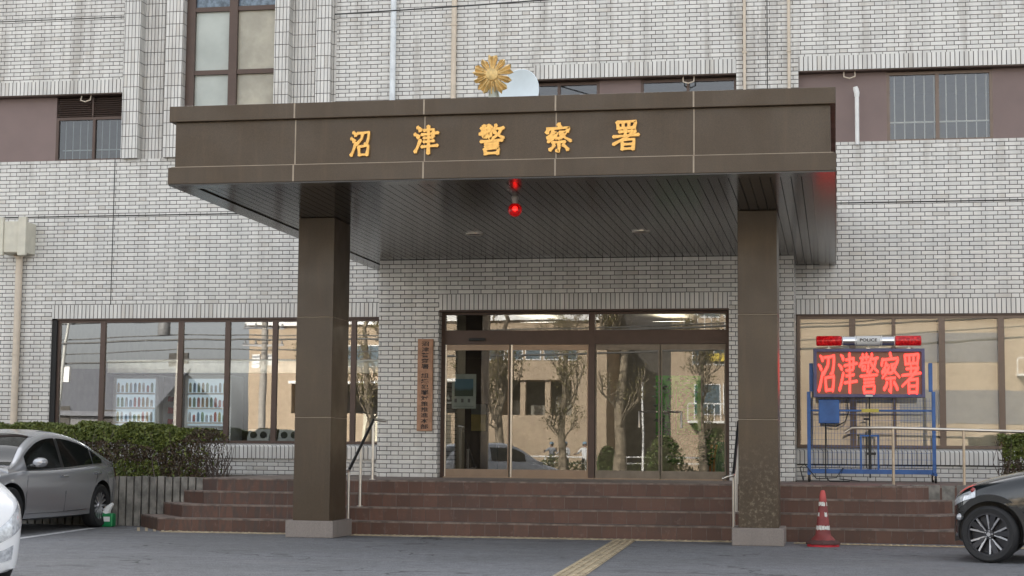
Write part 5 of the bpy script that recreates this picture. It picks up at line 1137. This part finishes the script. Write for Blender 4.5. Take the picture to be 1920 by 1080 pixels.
# people
SKIN = plain('skin', (.42, .25, .18), .6); CAP = plain('blue_cap', (.16, .30, .42), .7); HAIR = plain('dark_hair', (.02, .015, .012), .6)
def person(x, y, label, shirt, legs, arm, seed, face=0.0):
    t = thing('person', label, 'person', (x, y, 0), face)
    J = {'pel': ((0, 0, .93), .13), 'sp': ((0, .01, 1.12), .125), 'ch': ((0, .02, 1.33), .14), 'nk': ((0, .01, 1.47), .055), 'hd': ((0, -.01, 1.55), .075), 'hc': ((0, -.015, 1.63), .098), 'ht': ((0, 0, 1.71), .07)}
    E = [('pel', 'sp'), ('sp', 'ch'), ('ch', 'nk'), ('nk', 'hd'), ('hd', 'hc'), ('hc', 'ht')]
    for s, n in ((1, 'l'), (-1, 'r')):
        st = .08 * s if n == 'l' else -.02
        J['hip' + n] = ((.09 * s, 0, .88), .095); J['kn' + n] = ((.10 * s, -.03 + st * .3, .48), .062); J['an' + n] = ((.10 * s, .03 + st, .08), .042); J['to' + n] = ((.11 * s, -.13 + st, .04), .04)
        J['sh' + n] = ((.17 * s, .02, 1.40), .062)
        e, h = arm[0 if s > 0 else 1]; J['el' + n] = (e, .045); J['wr' + n] = (h, .03); hv = (Vector(h) - Vector(e)).normalized(); J['pa' + n] = (tuple(Vector(h) + hv * .07), .036); J['fi' + n] = (tuple(Vector(h) + hv * .15), .018)
        E += [('pel', 'hip' + n), ('hip' + n, 'kn' + n), ('kn' + n, 'an' + n), ('an' + n, 'to' + n), ('ch', 'sh' + n), ('sh' + n, 'el' + n), ('el' + n, 'wr' + n), ('wr' + n, 'pa' + n), ('pa' + n, 'fi' + n)]
    ks = list(J); me = bpy.data.meshes.new('person'); me.from_pydata([J[k][0] for k in ks], [(ks.index(a), ks.index(b_)) for a, b_ in E], [])
    o = bpy.data.objects.new('body_tmp', me); COL.objects.link(o); m_ = o.modifiers.new('s', 'SKIN'); o.modifiers.new('u', 'SUBSURF').levels = 2
    for i, k in enumerate(ks): r = J[k][1]; me.skin_vertices[0].data[i].radius = (r, r * (.8 if k in ('ch', 'sp', 'pel') else 1)); me.skin_vertices[0].data[i].use_root = (k == 'pel')
    dg = bpy.context.evaluated_depsgraph_get(); dg.update(); nm = bpy.data.meshes.new_from_object(o.evaluated_get(dg)); bpy.data.objects.remove(o)
    b = bpy.data.objects.new('body', nm); COL.objects.link(b); b.parent = t; nm.materials.clear()
    for m in (SKIN, shirt, legs, BLACK): nm.materials.append(m)
    wr = [Vector(J['wrl'][0]), Vector(J['wrr'][0])]
    for p in nm.polygons:
        c = p.center; mi = 1
        if c.z > 1.47: mi = 0
        elif min((c - q).length for q in wr) < .13 and abs(c.x) > .12: mi = 0 if min((c - q).length for q in wr) < .1 else 1
        elif c.z < .1: mi = 3
        elif c.z < .93 and abs(c.x) < .22 and c.y > -.25: mi = 2
        for q, e in zip(wr, (J['ell'][0], J['elr'][0])):
            d = (q - Vector(e)).normalized()
            if (c - q).dot(d) > 0 and (c - q).length < .25 and c.z < 1.45: mi = 0
        p.material_index = mi
    nm.polygons.foreach_set('use_smooth', [True] * len(nm.polygons))
    mb = MB(); mb.lathe([(.108, 1.645), (.112, 1.68), (.095, 1.73), (.05, 1.755), (.001, 1.76)], (0, 0, 0), 'Z', 18); mb.prism([(-.08, -.08), (-.05, -.17), (.05, -.17), (.08, -.08)], 1.645, 1.658); mb.build('cap', CAP, t, world=False, smooth=True)
    mb = MB(); mb.lathe([(.102, 1.56), (.108, 1.60), (.107, 1.645)], (0, .018, 0), 'Z', 18); mb.build('hair', HAIR, t, world=False, smooth=True)
SHG = plain('grey_shirt', (.22, .24, .27), .8); SHW = plain('white_shirt', (.66, .68, .7), .8); TRG = plain('green_trousers', (.06, .07, .04), .8); TRN = plain('navy_trousers', (.035, .045, .07), .8)
person(-14.25, -61, 'person in a blue cap and grey shirt with dark green trousers, arms raised in front', SHG, TRG, (((.34, -.18, 1.22), (.2, -.42, 1.3)), ((-.36, -.16, 1.25), (-.5, -.38, 1.38))), 1, radians(200))
person(-13.55, -61.2, 'person in a blue cap and white shirt reaching a hand out to the side', SHW, TRN, (((.36, -.12, 1.2), (.55, -.25, 1.08)), ((-.24, -.1, 1.15), (-.22, -.3, 1.02))), 2, radians(190))
person(-12.55, -61.1, 'person in a blue cap, white shirt and dark trousers, standing apart on the right', SHW, plain('black_trousers', (.02, .02, .022), .8), (((.34, -.14, 1.2), (.5, -.34, 1.15)), ((-.24, -.05, 1.15), (-.24, -.22, .98))), 3, radians(170))
